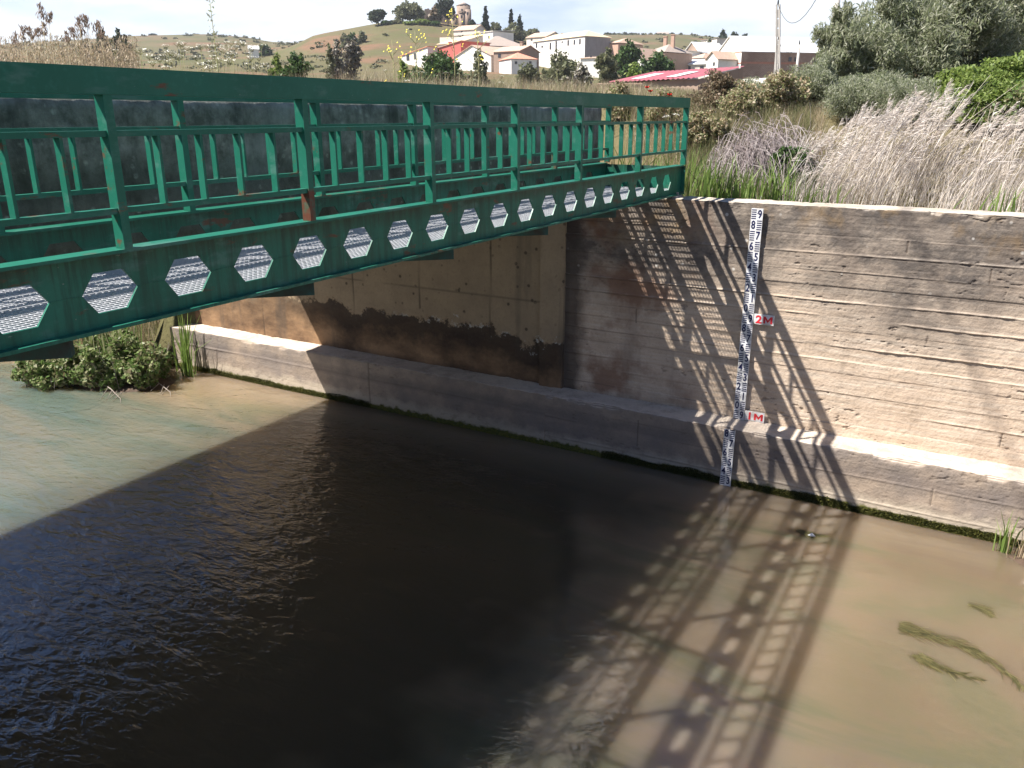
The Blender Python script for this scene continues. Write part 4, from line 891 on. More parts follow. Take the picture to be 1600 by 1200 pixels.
ORW = mat_plaster('orange_brick_wall', (.48,.32,.24), .5); RDW = mat_plaster('red_painted_wall', (.48,.13,.11), .3); BRW = mat_plaster('brown_shaded_wall', (.30,.22,.17), .5)
TER = mat_tiles('terracotta_tiles', (.46,.31,.23), (.56,.41,.32)); TEG = mat_tiles('old_grey_tiles', (.33,.28,.25), (.42,.34,.28)); TEO = mat_tiles('ochre_tiles', (.58,.44,.29), (.66,.53,.37)); TRD = mat_tiles('red_tiles', (.58,.22,.15), (.66,.32,.22))
STN = mat_brick('castle_stone', (.30,.22,.17), (.38,.29,.23), (.26,.20,.16)); SHT = simple('white_sheet_roof', (.80,.80,.78), (.70,.70,.68), .6, .5)
BRK = mat_brick('rough_brown_brick', (.30,.17,.12), (.38,.24,.17), (.42,.36,.30)); BND = simple('terracotta_band', (.48,.22,.15), (.40,.18,.12), 2)
house('low white house with a red painted edge, leftmost under the castle hill', (631, 208), (671, 200), 86, 8, 'slope', WHT, TRD, 1.5, [(641, 90, 8, 9), (652, 88, 7, 9)])
house('red walled house with sloping tiled roofs behind the round glossy shrub', (673, 204), (722, 196), 78, 9, 'slope', RDW, TER, 1.6, [(700, 84, 4, 5)], chimneys=((.4, .3, 1.1),))
house('long narrow house whose tiled roof climbs the slope above the red one', (716, 214), (756, 222), 70, 6, 'slope', CRM, TEO, 2.6, [(730, 72, 3, 3), (742, 68, 3, 3)])
house('tall narrow white house under the lone cypress', (750, 226), (771, 222), 50, 7, 'shed', WHT, WHT, .5, [(765, 58, 3, 4)])
house('white house with a blank gable below the climbing tiled roof', (712, 196), (768, 188), 88, 9, 'front', WHT, TER, 2.2, [(752, 92, 3, 4)])
house('white house with a wide grey tiled roof below the cypresses', (757, 206), (822, 210), 73, 10, 'hip', WHT, TEG, 2.6, [(775, 78, 4, 5), (812, 77, 3, 4)])
house('small house with a brown shaded end wall among the white houses', (772, 186), (812, 182), 80, 7, 'gable', BRW, TER, 1.1, [(781, 87, 6, 6)], chimneys=((.7, .5, .8),))
house('low house with a bright red tiled roof in front of the town', (799, 174), (838, 176), 93, 7, 'hip', WHT, TRD, 1.4, [(806, 98, 4, 4), (828, 98, 4, 4)])
house('cream house with tiled roof behind the left end of the long white building', (822, 262), (852, 258), 58, 9, 'gable', CRM, TER, 1.5, [(830, 62, 3, 3)])
house('long white three storey building with a row of windows and a grey shaded end wall', (832, 216), (911, 200), 62, 7.5, 'hip', WHT, TEO, 1.6,
      [(838, 71, 4, 7), (847, 73, 4, 3), (860, 72, 4, 10), (869, 70, 4, 11), (878, 66, 3, 3), (887, 67, 4, 8), (896, 66, 4, 7), (904, 65, 4, 8)], cat='building', name='town_building', endwall=GRY)  # end wall coloured grey to paint in the shade on that side
house('orange brick building joined to the right of the long white one', (946, 205), (962, 203), 68, 9, 'hip', ORW, TER, 1.3, [(948, 78, 2, 6)])
house('white shed at the foot of the grey shaded end wall', (905, 172), (944, 170), 91, 5, 'shed', WHT, TER, .5, [(921, 88, 3, 3)])
house('white house half hidden behind the large green trees', (974, 160), (998, 158), 92, 8, 'front', WHT, TER, 1.8, [(989, 96, 3, 4)])
house('house with two tall chimneys among the green trees', (1003, 165), (1033, 162), 83, 8, 'hip', ORW, TEG, 1.6, [], chimneys=((.3, .5, 1.4), (.68, .5, 1.6)))
house('small square white house right of the green trees', (1046, 205), (1062, 203), 80, 6, 'flat', WHT, WHT, .2, [(1055, 86, 2, 3)])
house('white gabled house with brown front, middle of the right-hand cluster', (1063, 212), (1086, 208), 82, 8, 'front', BRW, SHT, 2.2, [(1070, 86, 2, 3), (1079, 86, 2, 3)])
house('pinkish round fronted house below the white gabled one', (1070, 190), (1092, 188), 92, 7, 'hip', CRM, TER, 1.2, [(1080, 97, 3, 3)])
house('white house with grey tiles at the right of the gabled one', (1090, 206), (1112, 202), 86, 7, 'gable', WHT, TEG, 1.0, [(1101, 91, 3, 4)])
house('low cream house with a white garage front above the barn roof', (1060, 168), (1108, 166), 100, 6, 'gable', CRM, SHT, .9, [(1072, 106, 6, 5), (1092, 106, 6, 5)])
house('white house touching the left side of the brick shed', (1098, 150), (1116, 148), 92, 6, 'front', WHT, TER, 1.1, [(1110, 100, 4, 5)])
house('tan stone house on the right-hand ridge with a dark end', (1088, 310), (1112, 300), 62, 14, 'flat', CRM, GRY, .3, [(1095, 66, 2, 2)])
house('long dark barn with a pale blue roof under the three rounded trees', (1098, 260), (1140, 250), 72, 12, 'shed', BRW, mat_tiles('pale_blue_sheet', (.55,.62,.70), (.62,.68,.74)), 1.1, [])
house('tiny white farmhouse alone on the distant right-hand ridge', (1020, 690), (1038, 690), 53, 10, 'gable', WHT, TEG, 1.6, [(1036, 55, 2, 2)])
house('low white warehouse in front of the distant row of pines', (950, 620), (992, 620), 60, 12, 'shed', WHT, mat_tiles('pale_blue_sheet', (.55,.62,.70), (.62,.68,.74)), .8, [])
house('tiny white cottage at the left foot of the castle hill', (398, 290), (413, 290), 77, 8, 'gable', WHT, SHT, 1.2, [(404, 80, 2, 2)])
house('orange roofed house just below the castle tower', (711, 276), (742, 272), 47, 8, 'gable', CRM, TER, 1.6, [(724, 50, 3, 3)])
house('lower house with brownish tiles under the orange roofed one', (713, 262), (741, 258), 55, 8, 'gable', WHT, TEG, 1.2, [(728, 58, 3, 3)])
# brick shed
shed = house('large brown brick shed with white gable end crossed by terracotta bands', (1113, 158), (1151, 150), 83, 14.5, 'front', WHT, SHT, 2.6, [], cat='shed', name='shed', bands=((.35, BND), (.66, BND), (.97, BND)), over=.2, endwall=BRK)
def shed_side():
    a, b = B_(1113, 158), B_(1151, 150); n = Vector((-(b-a).y, (b-a).x)).normalized(); n = n if n.dot(a) > 0 else -n; u = (b-a).normalized(); zt = at(1132, 83, ((a+b)/2).length).z
    def bx(nm, t0, t1, z0, z1, mat, pr=.07):
        m = MB(); m.obox((b.x+n.x*t0, b.y+n.y*t0, z0), (n.x*(t1-t0), n.y*(t1-t0), 0), (u.x*pr, u.y*pr, 0), (0, 0, z1-z0)); o = m.build(nm, mat); o.parent = shed; o.location = -shed.location; return o
    bx('brick_band', 0, 14.4, zt-1.9, zt-1.6, BND); bx('brick_band', 0, 14.4, zt-4.2, zt-4.0, BND)
    for t in (8.6, 9.7): bx('window', t, t+.55, zt-1.45, zt-.8, GLASS, .09)
shed_side()
def lowwall(label, A, Bp, ytop, mat):
    (pa, Da), (pb, Db) = A, Bp; a, b = B_(pa, Da), B_(pb, Db); z = at((pa+pb)/2, ytop, (Da+Db)/2).z; zb = min(gz(a.x, a.y), gz(b.x, b.y))-.4
    m = MB(); n = Vector((-(b-a).y, (b-a).x)).normalized()*.2; m.obox((a.x, a.y, zb), (b.x-a.x, b.y-a.y, 0), (n.x, n.y, 0), (0, 0, z-zb)); o = m.build('garden_wall', mat)
    tag(o, label, 'wall'); return o
lowwall('bright white rendered wall in front of the brown brick shed', (1150, 110), (1262, 100), 121, WHT)
lowwall('short white wall left of the white gable end', (1092, 150), (1114, 150), 110, WHT)
lowwall('long low stone wall crossing the slope under the castle houses', (690, 246), (720, 243), 58, CRM)
# barn with corrugated crimson roof
def barn():
    a, b = B_(953, 60), B_(1088, 54); u = (b-a).normalized(); n = Vector((-u.y, u.x)); n = n if n.dot(a) > 0 else -n; Lw = (b-a).length
    z0 = at(1010, 125.5, 57).z; z1 = at(1010, 110.5, 61).z; root = empty('barn', (a.x, a.y, z0-3), 'long low barn with crimson corrugated roof and two white skylights', 'barn')
    CR = simple('crimson_sheet', (.36,.12,.14), (.30,.095,.11), 1.5, .5); k = int(Lw/.11); V = []; Fc = []
    for i in range(k+1):
        s_ = Lw*i/k; h = .035*math.sin(i*math.pi/2) if i % 2 else 0
        for t_, z in ((-.3, z0), (3.9, z1)): V.append((a.x+u.x*s_+n.x*t_, a.y+u.y*s_+n.y*t_, z+h))
    for i in range(k): Fc.append((2*i, 2*i+2, 2*i+3, 2*i+1))
    rf = link('roof', np_mesh('roof', np.array(V), np.array(Fc)), CR, root)
    P = lambda s_, t_, z_: (a.x+u.x*s_+n.x*t_, a.y+u.y*s_+n.y*t_, z_)
    for (s0, w_) in ((Lw*.20, 1.1), (Lw*.60, 1.0)):
        m = MB(); q = lambda s_, f: P(s_, -.3+4.2*f, z0+(z1-z0)*f+.06); m.poly([q(s0, .15), q(s0+w_, .15), q(s0+w_, .62), q(s0, .62)]); m.build('skylight', SHT, rf)
    m = MB(); m.box(0,0,0,0,0,0); m = MB()
    for q in ([(0,0),(Lw,0)], [(Lw,0),(Lw,3.8)], [(0,0),(0,3.8)]): (s0,t0),(s1,t1) = q; m.poly([P(s0,t0,z0-3), P(s1,t1,z0-3), P(s1,t1,z0-.06 if t1 == 0 else z1-.06), P(s0,t0,z0-.06)])
    m.build('wall', BRW, root)
barn()
# heap of old curved roof tiles in front of the barn
def tile_heap():
    root = empty('tile_heap', tuple(at(965, 180, 34).xy)+(3.9,), 'rows of old curved roof tiles stacked in front of the crimson barn', 'roof tiles'); rs = random.Random(3)
    for k, (pa, pb, D) in enumerate(((933, 972, 34), (962, 1002, 33.2))):
        a, b = B_(pa, D), B_(pb, D); n_ = 26; m = MB(); zt = at((pa+pb)/2, 126, D).z
        for row in range(5):
            for i in range(n_):
                p = a+(b-a)*((i+.5*(row % 2))/n_); z = zt-.14*row-.14+rs.uniform(-.015, .015); d = p.normalized()
                m.tube([(p.x-d.x*.25, p.y-d.y*.25, z), (p.x+d.x*.25, p.y+d.y*.25, z+.03)], [.03, .035], 6)
        m.build('tile_row', mat_tiles('weathered_curved_tiles', (.36,.24,.17), (.48,.36,.27), 5), root)
        m = MB(); m.obox((a.x, a.y, 3.4), (b.x-a.x, b.y-a.y, 0), (a.x/D*.3, a.y/D*.3, 0), (0, 0, zt-.8-3.4)); m.build('plinth', CRM, root)
tile_heap()
# castle ruin on the hill
def castle():
    root = empty('castle', tuple(at(705, 180, 316).xy)+(gz(*at(705, 180, 316).xy)-2,), 'ruined stone castle with round towers on the hilltop', 'castle')
    def blk(name, pa, pb, D, depth, ytop, yb, ragged=0):
        a, b = B_(pa, D), B_(pb, D); n = a.normalized(); m = MB(); zt = at((pa+pb)/2, ytop, D).z; zb = at((pa+pb)/2, yb, D).z; k = 8; rs = random.Random(int(pa))
        for i in range(k):
            s0 = a+(b-a)*(i/k); s1 = a+(b-a)*((i+1)/k); h = zt-zb-ragged*rs.random()
            m.obox((s0.x, s0.y, zb), ((s1-s0).x, (s1-s0).y, 0), (n.x*depth, n.y*depth, 0), (0, 0, h))
        return m.build(name, STN, root)
    blk('curtain_wall', 661, 690, 318, 3, 13, 45, .8); blk('curtain_wall', 690, 722, 318, 4, 18, 52, 1.5); blk('curtain_wall', 694, 706, 312, 3, 27, 52, 1.)
    blk('curtain_wall', 688, 716, 300, 2, 40, 52, .3)
    def twr(px, D, wp, ytop, yb, roofh, merl=0):
        c = at(px, 180, D); r = wp*D/1355/2; zt = at(px, ytop, D).z; zb = at(px, yb, D).z; m = MB(); m.tube([(c.x, c.y, zb), (c.x, c.y, zt)], [r*1.03, r], 14); tw = m.build('tower', STN, root)
        if roofh: m = MB(); m.tube([(c.x, c.y, zt), (c.x, c.y, zt+roofh)], [r*1.05, .1], 14); m.build('roof', TEG, tw)
        if merl:
            m = MB()
            for i in range(10): t = i*2*math.pi/10; m.box(c.x+math.cos(t)*r*.9-.3, c.x+math.cos(t)*r*.9+.3, c.y+math.sin(t)*r*.9-.3, c.y+math.sin(t)*r*.9+.3, zt, zt+.7)
            m.build('battlement', STN, tw)
        for (dx, dy) in ((-.2, .25), (.35, .55)):
            q = Vector((c.x, c.y, 0)); d = -q.normalized(); s_ = Vector((-d.y, d.x, 0)); p = q+d*r*1.01+s_*dx*r; m = MB(); zz = zt-(zt-zb)*dy
            m.box(p.x-.25, p.x+.25, p.y-.25, p.y+.25, zz, zz+.9); m.build('arrow_slit', GLASS, tw)
    twr(727, 316, 21, 9, 52, 1.2); twr(713, 310, 10, 26, 52, 0, 1); twr(725, 306, 9, 21, 52, 0, 1); twr(734, 312, 9, 15, 50, 0)
castle()
# poles and wires
CON = simple('pale_concrete_pole', (.52,.49,.45), (.42,.39,.35), 4)
def pole(label, px, D, ytop, w0, w1, ladder=True, name='utility_pole', lean=0.):
    c = at(px, 180, D); zb = gz(c.x, c.y); zt = at(px, ytop, D).z; root = empty(name, (c.x, c.y, zb), label, 'pole'); v = Vector((c.x, c.y)).normalized(); s_ = Vector((-v.y, v.x))
    top = (c.x-s_.x*lean, c.y-s_.y*lean, zt)
    if ladder:                                        # two legs joined by webs, openings between
        for sg in (-1, 1):
            m = MB(); m.bar((c.x+s_.x*w0*sg*.4, c.y+s_.y*w0*sg*.4, zb-.3), (top[0]+s_.x*w1*sg*.4, top[1]+s_.y*w1*sg*.4, zt), w0*.24, w0*.5); m.build('leg', CON, root)
        m = MB(); H = zt-zb; k = 0; z = zb+.4
        while z < zt-.05:
            t = (z-zb)/H; ww = (w0*(1-t)+w1*t)*.42; cx = c.x+(top[0]-c.x)*t; cy = c.y+(top[1]-c.y)*t
            m = MB(); m.bar((cx-s_.x*ww, cy-s_.y*ww, z), (cx+s_.x*ww, cy+s_.y*ww, z), w0*.4, .16 if t < .7 else .34); m.build('web', CON, root); z += .42
    else:
        m = MB(); m.tube([(c.x, c.y, zb-.3), top], [w0/2, w1/2], 8); m.build('shaft', CON, root)
    m = MB(); m.tube([(top[0], top[1], zt), (top[0], top[1], zt+.25)], [.04, .03], 6); m.build('insulator', GLASS, root)
    return Vector((top[0], top[1], zt))
p1 = pole('tall concrete ladder pole rising above the brick shed', 1215, 44, 7, .25, .17, lean=-.45)
p2 = pole('thin short concrete pole left of the tall ladder pole', 1208, 50, 62, .24, .16, lean=-.1)
p3 = pole('short pale pole in front of the shed right of the ladder pole', 1238, 50, 70, .18, .14, False)
p4 = pole('pinkish pole tip standing in the top of the willows', 1288, 30, -40, .22, .18, False)
WIRE = simple('dark_wire', (.08,.08,.08))
def wire(a, b, sag, label):
    m = MB(); pts = [a.lerp(b, t/12)-Vector((0, 0, sag*4*(t/12)*(1-t/12))) for t in range(13)]; m.tube(pts, [.012]*13, 5); tag(m.build('overhead_wire', WIRE), label, 'wire')
wire(p1, p1.lerp(p4, 1)+Vector((0, 0, 1)), 1.5, 'sagging wire from the tall ladder pole up to the pinkish pole')
wire(p2, p3, .5, 'short wire between the two low poles before the shed')
m = MB(); m.tube([(-7.2+.2*t, -25+6*t, 14-.25*t*(9-t)/4) for t in range(10)], [.020]*10, 6); tag(m.build('overhead_cable', WIRE), 'thick overhead cable crossing the river high above the bridges', 'cable')
# ------------------------------------------------------------------ flowers and tall stalks in the meadow
STEMG = simple('dry_green_stem', (.20,.22,.09), (.28,.24,.14), 30); PETW = simple('white_umbel', (.80,.79,.72), (.66,.64,.54), 40); PLM = leafmat('brown_plume', [(.20,.14,.10), (.30,.22,.17), (.38,.30,.24)], .3)
YEL = simple('yellow_petal', (.80,.66,.05), (.7,.6,.1), 20); RED = simple('poppy_red', (.72,.03,.02), (.6,.02,.02), 20)
def umbel(px, y, D, r, label):
    t = at(px, y, D); x, y_ = t.x, t.y; z0 = gz(x, y_); rs = random.Random(nseed()); root = empty('umbel_flower', (x, y_, z0), label, 'flower', 'white umbel flowers in the meadow')
    m = MB(); m.tube([(x+rs.uniform(-.1,.1), y_, z0-.05), (x, y_, t.z-.05)], [.005, .004], 4)
    for i in range(8): a = i*.785; m.tube([(x, y_, t.z-.05), (x+math.cos(a)*r*.7, y_+math.sin(a)*r*.7, t.z)], [.003, .002], 4, False)
    m.build('stem', STEMG, root); m = MB()
    for i in range(38):
        a = rs.uniform(0, 6.28); q = r*math.sqrt(rs.random()); p = Vector((x+math.cos(a)*q, y_+math.sin(a)*q, t.z+.25*r*(1-(q/r)**2)+rs.uniform(-.01, .01))); s_ = r*.17
        m.poly([p+Vector((s_, 0, rs.uniform(-.5, .5)*s_)), p+Vector((0, s_, rs.uniform(-.5, .5)*s_)), p-Vector((s_, 0, 0)), p-Vector((0, s_, 0))])
    m.build('flower_head', PETW, root)
rs = random.Random(77)
for i in range(64):
    px = rs.choice([rs.uniform(165, 420), rs.uniform(255, 400)]); y = rs.uniform(64, 108) + (0 if px > 240 else 8); umbel(px, y, rs.uniform(12.5, 19), rs.uniform(.06, .11), 'white umbel flower head over the dry grass left of the hill')
for i in range(16): umbel(rs.uniform(560, 960), rs.uniform(106, 132), rs.uniform(14, 20), rs.uniform(.04, .07), 'small white umbel flower just above the middle of the handrail')
for i in range(14): umbel(rs.uniform(985, 1062), rs.uniform(163, 206), rs.uniform(10.5, 13), rs.uniform(.035, .055), 'small white umbel flower seen between the handrail and middle rail')
def plume(px, y, D, ln, label, bent=.25):
    t = at(px, y, D); z0 = max(gz(t.x, t.y), .4); root = empty('plume_reed', (t.x, t.y, z0), label, 'reed', 'seed plumes of tall reeds at the left'); r_ = np.random.RandomState(nseed())
    m = MB(); m.tube([(t.x-.25*bent, t.y, z0-.05), (t.x-.08*bent, t.y, (z0+t.z)/2), (t.x, t.y, t.z-ln*.6)], [.007, .005, .004], 5); m.build('stalk', simple('straw_stalk', (.42,.36,.24), (.3,.25,.15), 20), root)
    n = 70; k = r_.rand(n); P = np.array([t.x, t.y, t.z]) + np.stack([(k-.3)*ln*bent, r_.normal(0, .01, n), (k-.5)*ln], 1); P += r_.normal(0, 1, (n, 3))*np.array([.035, .035, .01])*(1.1-abs(k-.4))[:, None]
    mesh_leaves('plume', P, .08, .22, PLM, nseed(), root, dirv=(.2*bent, 0, 1), dirw=.6)
for (px, y, D, ln, lb, bt) in [(63, 18, 16, .22, 'tallest brown seed plume alone against the sky at the far left', .1), (75, 28, 16, .13, 'small drooping plume beside the tallest one', .6), (36, 51, 16.5, .2, 'left plume of the low pair near the left edge', .2),
    (48, 51, 16.5, .18, 'right plume of the low pair near the left edge', -.2), (24, 60, 17, .18, 'faint low plume nearest the left edge', .2), (68, 46, 17, .2, 'pale plume below the tallest one', .2), (58, 50, 17, .12, 'thin pale plume between its neighbours', .3),
    (123, 32, 16.5, .15, 'leaning dark plume, left of the top pair', .9), (135, 34, 16.5, .16, 'upright dark plume, right of the top pair', .1), (149, 42, 16.5, .16, 'plume leaning right beside the top pair', 1.0), (115, 50, 17, .13, 'short plume left below the top pair', -.4),
    (127, 48, 17, .15, 'short plume directly below the top pair', .1), (157, 50, 17, .17, 'pale plume at the right end of the seed heads', .3), (104, 58, 17, .15, 'low pale plume left of the dark trees', .1)]: plume(px, y, D, ln, lb, bt)
STRAW = leafmat('straw_seed_heads', [(.46,.36,.24), (.56,.45,.32), (.36,.27,.17), (.24,.22,.11)], .3)
rsn = np.random.RandomState(88); pxs = rsn.uniform(-40, 215, 900); Ds = rsn.uniform(15.8, 20, 900); ys = rsn.uniform(52, 96, 900); T = np.array([at(a, b, c) for a, b, c in zip(pxs, ys, Ds)])
Zg = np.maximum(ground_z(T[:, 0], T[:, 1]), .5); V, Fq = blades(np.column_stack([T[:, :2], Zg]), np.maximum(T[:, 2]-Zg, .3), np.full(900, .010), .05, 89)
k = rsn.rand(9000); idx = rsn.randint(0, 900, 9000); PP = np.column_stack([T[idx, 0], T[idx, 1], T[idx, 2]-k*.28]) + rsn.normal(0, .018, (9000, 3)); V2, F2 = leaf_quads(PP, .05, .25, 90, dirv=(0, 0, 1), dirw=.6)
tag(link('seed_grass', np_mesh('seed_grass', np.concatenate([V, V2]), np.concatenate([Fq, F2+len(V)])), STRAW), 'straw coloured seeding grasses standing above the handrail at the far left', 'grass', kind='stuff')
def stalk_plant(px, y, D, label, blooms, mat, name, nb=26, spread=.25, leafm=None):
    t = at(px, y, D); z0 = gz(t.x, t.y); r_ = random.Random(nseed()); root = empty(name, (t.x, t.y, z0), label, 'plant'); m = MB(); H = t.z-z0
    m.tube([(t.x, t.y, z0-.1), (t.x+.03, t.y, z0+H*.5), (t.x, t.y, t.z)], [.012, .008, .003], 5); tips = []
    for i in range(nb//2):
        f = r_.uniform(.45, .95); a = r_.uniform(0, 6.28); l = spread*(1.1-f)*2*r_.uniform(.5, 1); p = Vector((t.x, t.y, z0+H*f)); q = p+Vector((math.cos(a)*l, math.sin(a)*l*.6, l*.8)); m.tube([p, q], [.004, .002], 4, False); tips.append(q)
    m.build('stem', STEMG, root)
    if leafm:
        P = np.array([Vector((t.x, t.y, z0+H*r_.uniform(.25, .98)))+Vector((r_.gauss(0, .03), r_.gauss(0, .02), 0)) for _ in range(60)]); mesh_leaves('leaf_spray', P, .07, .3, leafm, nseed(), root)
    if blooms:
        b = MB()
        for q in tips:
            for _ in range(blooms): p = q+Vector((r_.gauss(0, .025), r_.gauss(0, .02), r_.gauss(0, .03))); s_ = .010; b.poly([p+Vector((s_,0,0)), p+Vector((0,s_,s_)), p-Vector((s_,0,0)), p-Vector((0,s_,s_))])
        b.build('blossom', mat, root)
stalk_plant(326, -14, 11.5, 'tall thin leafy stalk rising alone against the sky', 0, None, 'leafy_stalk', leafm=LM['willow'], spread=.12)
stalk_plant(706, 10, 12.5, 'tallest yellow flowered mustard stalk before the castle', 2, YEL, 'mustard_plant', spread=.25)
stalk_plant(648, 48, 12.5, 'yellow flowered mustard stalk before the castle hill slope', 2, YEL, 'mustard_plant', spread=.45)
stalk_plant(612, 62, 12.8, 'small yellow flowered mustard stalk left of the round glossy shrub', 2, YEL, 'mustard_plant', spread=.35)
stalk_plant(745, 40, 12.5, 'yellow flowered mustard stalk over the roofs below the castle', 2, YEL, 'mustard_plant', spread=.3)
for (px, y, lb) in ((1011, 138, 'left and highest of the three red poppies over the handrail'), (1016, 144, 'middle one of the three red poppies over the handrail'), (1046, 149.5, 'rightmost red poppy touching the handrail top')):
    t = at(px, y, 10.6); z0 = gz(t.x, t.y); root = empty('poppy', (t.x, t.y, z0), lb, 'flower', 'red poppies at the bridge end'); m = MB(); m.tube([(t.x, t.y, z0-.03), (t.x+.01, t.y, t.z)], [.003, .002], 5); m.build('stem', STEMG, root)
    m = MB()
    for i in range(5):
        a = i*1.257; c_, s_ = math.cos(a), math.sin(a); r = .032; q = Vector((t.x, t.y, t.z)); d = Vector((c_, s_, 0)); e = Vector((-s_, c_, 0)); m.poly([q, q+d*r*.7-e*r*.6+Vector((0,0,.012)), q+d*r+Vector((0,0,.028)), q+d*r*.7+e*r*.6+Vector((0,0,.012))])
    m.build('petals', RED, root); m = MB(); m.tube([(t.x, t.y, t.z), (t.x, t.y, t.z+.012)], [.007, .008], 8); m.build('seed_head', GLASS, root)
# ------------------------------------------------------------------ plants at the water upstream
def mound(name, cx, cy, rx, ry, h, mat, seed):
    n = 40; V = []; Fc = []
    for i in range(n+1):
        for j in range(n+1):
            u, v = i/n*2-1, j/n*2-1; r = math.hypot(u, v); z = WATER_Z-.12+(h+.12)*max(0, 1-r*r) ; V.append((cx+u*rx, cy+v*ry, z))
    V = np.array(V); V[:, 2] += (vnoise(V[:, 0]*4, V[:, 1]*4, seed)-.5)*.09
    a = (np.arange(n)[:, None]*(n+1)+np.arange(n)[None]).ravel(); o = link(name, np_mesh(name, V, np.stack([a, a+n+1, a+n+2, a+1], -1), True), mat); return o
MUD = simple('red_brown_mud', (.12,.08,.055), (.06,.04,.028), 5, .8, .6, .3, .03)
tag(mound('mud_bank', -10.35, 6.85, 1.3, .75, .12, MUD, 61), kind='structure')
tag(mound('mud_bank', -12.3, 7.2, 1.3, .55, .16, MUD, 62), kind='structure')
tag(mound('mud_bank', .72, 7.42, .34, .24, .03, MUD, 63), kind='structure')
def weeds(cx, cy, rx, ry, z1, n, label, seed, leaf=.055):
    root = empty('riverside_weeds', (cx, cy, WATER_Z), label, 'plant', 'leafy weeds at the upstream bank'); r_ = np.random.RandomState(seed); bl = []
    for i in range(9): a = r_.uniform(0, 6.28); q = r_.rand()**.5; h = (z1-WATER_Z)*r_.uniform(.45, 1)*(1-.4*q); bl.append((cx+math.cos(a)*q*rx*.75, cy+math.sin(a)*q*ry*.75, WATER_Z+h*.5, rx*.38, ry*.4, h*.5))
    P = blob_points(bl, n, seed, sub=16, clump=.5, shell=.4); P[:, 2] = np.maximum(P[:, 2], WATER_Z+.01); mesh_leaves('foliage', P, leaf, .62, LM['weed'], seed+1, root)
    m = MB()
    for b in bl: 
        for k in range(4): m.tube([(b[0]+r_.normal(0,.05), b[1]+r_.normal(0,.05), WATER_Z-.05), (b[0]+r_.normal(0,.1), b[1]+r_.normal(0,.1), b[2]+b[5]*.8)], [.006, .003], 4, False)
    m.build('stems', BARKP, root)
weeds(-11.05, 6.32, .66, .42, 1.0, 9000, 'dark green leafy weeds at the left end overhanging the water', 71, .065)
weeds(-10.4, 6.45, .66, .42, 1.02, 9000, 'pale leaved weeds in the middle of the upstream clump', 73, .065)
weeds(-9.95, 6.85, .55, .42, 1.15, 8000, 'leafy weeds against the footing at the right of the clump', 75, .065)
weeds(-10.7, 7.1, .85, .4, 1.32, 9000, 'taller green weeds at the back of the upstream clump', 77, .065)
reed_tuft(-9.64, 7.38, 34, .72, .07, 'slender reed tuft whose shadow falls on the sunlit footing', z=WATER_Z, lean=.22, w=.022, name='reed_tuft')
reed_tuft(-9.75, 7.5, 26, .95, .06, 'tall pale green reed tuft standing before the end of the footing', z=WATER_Z, lean=.16, w=.03)
reed_tuft(-12.6, 7.2, 60, .40, .35, 'sparse tuft on the mud at the left frame edge under the girder', z=WATER_Z+.1, lean=.4, w=.01)
reed_tuft(-10.25, 6.75, 22, 1.15, .22, 'upright green shoots rising from the middle of the upstream weeds', z=WATER_Z, lean=.2, w=.03, mat=LM['weed'])
reed_tuft(-10.95, 6.75, 22, 1.0, .25, 'upright green shoots rising from the left part of the upstream weeds', z=WATER_Z, lean=.3, w=.03, mat=LM['weed'])
for (x, y, l, lb) in ((-9.9, 6.35, .5, 'dead twig lying in the water at the front of the weeds'), (-9.6, 6.85, .55, 'bent dead twig reaching over the water right of the weeds')):
    m = MB(); rr = random.Random(int(l*100)); m.tube([(x-.2, y+.1, WATER_Z+.06), (x+.1, y-.02, WATER_Z+.09), (x+l*.8, y-.1, WATER_Z+.03), (x+l, y-.18, WATER_Z-.02)], [.008, .007, .005, .003], 6)
    for k in range(4): m.tube([(x+.1*k, y, WATER_Z+.07), (x+.1*k+rr.uniform(.05, .2), y-.2, WATER_Z+rr.uniform(-.01, .04))], [.006, .003], 5)
    tag(m.build('dead_twig', BARKP), lb, 'twig')
# small reeds at the right edge
reed_tuft(.50, 7.48, 16, .42, .035, 'thin green reed shoots standing in the water at the right frame edge', z=WATER_Z, lean=.25, w=.018)
reed_tuft(.68, 7.40, 30, .38, .07, 'dry stubbly reed clump on the mud at the right frame edge', z=WATER_Z, lean=.2, w=.010, mat=STRAW)
m = MB(); m.tube([(.66, 7.28, WATER_Z+.10), (.70, 7.27, WATER_Z+.12), (.74, 7.27, WATER_Z+.10)], [.018, .032, .02], 9); tag(m.build('plastic_scrap', WHITEP), 'small white plastic scrap caught in the dry stubble at the right edge', 'litter')
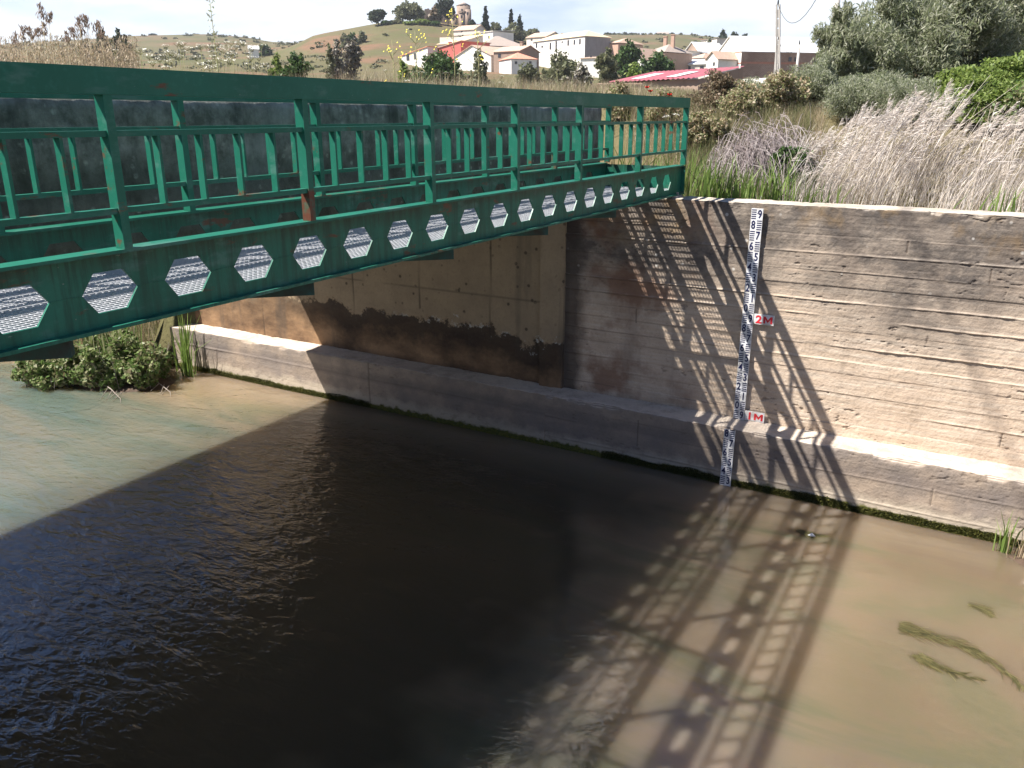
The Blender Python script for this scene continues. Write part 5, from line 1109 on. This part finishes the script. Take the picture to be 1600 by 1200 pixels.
# weed trailing in the current
ALGW = simple('trailing_river_weed', (.10,.098,.04), (.045,.05,.02), 14, .55, .6, .35, .01)
WEEDL = leafmat('river_weed_strands', [(.05,.05,.02), (.10,.09,.035), (.16,.14,.06), (.03,.03,.015)], .2)
def streamer(pts, wd, label, n=520):
    r_ = np.random.RandomState(nseed()); pts = [np.array(on_z(px, py, WATER_Z)) for px, py in pts]; V = []; Fc = []; b = 0
    for i in range(n):
        f = r_.rand()**1.5*(len(pts)-1.001); k = int(f); t = f-k; p = pts[k]*(1-t)+pts[k+1]*t; d = pts[k+1]-pts[k]; d /= np.linalg.norm(d); sd = np.array([-d[1], d[0], 0])
        w_ = wd*(1-f/(len(pts)-1))**.6; p = p + sd*r_.normal(0, .42)*w_ + np.array([0, 0, r_.uniform(-.006, .007)]); d2 = d + sd*r_.normal(0, .28); ln = r_.uniform(.03, .13)*(.5+w_/wd); h = r_.uniform(.0018, .006)
        q = p + d2*ln*.5 + np.array([0, 0, r_.uniform(-.002, .004)]); e = p + d2*ln + sd*r_.normal(0, .012) - np.array([0, 0, .006])
        V += [p-sd*h, p+sd*h, q+sd*h, q-sd*h, e+sd*h*.3, e-sd*h*.3]; Fc += [(b, b+1, b+2, b+3), (b+3, b+2, b+4, b+5)]; b += 6
    tag(link('river_weed', np_mesh('river_weed', np.array(V), np.array(Fc)), WEEDL), label, 'weed', 'weed trailing in the current')
streamer([(1402, 978), (1440, 990), (1500, 1008), (1530, 1022), (1570, 1050), (1598, 1075)], .085, 'larger olive weed streamer on the surface near the right edge')
streamer([(1428, 1022), (1450, 1035), (1490, 1052), (1530, 1062)], .055, 'shorter weed streamer just below the larger one', 240)
streamer([(1512, 944), (1530, 950), (1545, 960)], .05, 'faint weed patch between the footing plants and the larger streamer', 130)
streamer([(1244, 828), (1262, 836), (1290, 838)], .05, 'small dark weed tuft in the shadow near the footing', 160)
m = MB(); c = on_z(1268, 838, WATER_Z); m.tube([(c.x-.03, c.y, WATER_Z), (c.x, c.y, WATER_Z+.016), (c.x+.03, c.y+.01, WATER_Z)], [.006, .018, .005], 8); tag(m.build('pebble', GALV), 'pale pebble breaking the surface beside the small weed tuft', 'stone')
def hill_scrub():
    rs = np.random.RandomState(202); n = 2600; px = rs.uniform(-150, 1500, n); D = 120*(900/120)**rs.rand(n); xy = np.array([at(a, 180, d)[:2] for a, d in zip(px, D)])
    keep = vnoise(xy[:, 0]*.02+7, xy[:, 1]*.02, 66, 3) > .47; town = (px > 610) & (px < 1270) & (D > 125) & (D < 320); keep &= ~town | (rs.rand(n) < .12); xy, D = xy[keep], D[keep]; Z = ground_z(xy[:, 0], xy[:, 1])
    P = []; S = []
    for (x, y), z, d in zip(xy, Z, D):
        k = 26; r = rs.uniform(.5, 1.9)*(.6 if d < 200 else 1); q = rs.normal(0, .5, (k, 3))*np.array([r, r, r*.5]); q[:, 2] = abs(q[:, 2]); P.append(q+np.array([x, y, z])); S.append(np.full(k, max(.35, d*.0028)))
    P = np.concatenate(P); S = np.concatenate(S); V, Fq = leaf_quads(P, 1., .7, 203); V = (V.reshape(-1, 4, 3)-P[:, None])*S[:, None, None]+P[:, None]
    mt = leafmat('hill_scrub_leaves', [(.055,.07,.03), (.09,.10,.045), (.14,.13,.07), (.07,.075,.035)], .2)
    tag(link('hill_scrub', np_mesh('hill_scrub', V.reshape(-1, 3), Fq), mt), 'scattered low scrub over the hills around the town', 'scrub', kind='stuff')
hill_scrub()

m = MB(); m.box(-3700, 3700, -450, 3900, -3.5, 125); hm = bpy.data.materials.new('haze_air'); hm.use_nodes = True; ht = hm.node_tree; ht.nodes.clear()
ho = ht.nodes.new('ShaderNodeOutputMaterial'); hv = ht.nodes.new('ShaderNodeVolumePrincipled'); hv.inputs['Color'].default_value = (.92, .95, 1, 1); hv.inputs['Density'].default_value = .00024; hv.inputs['Anisotropy'].default_value = .3
ht.links.new(hv.outputs[0], ho.inputs['Volume']); tag(m.build('haze', hm), kind='stuff')
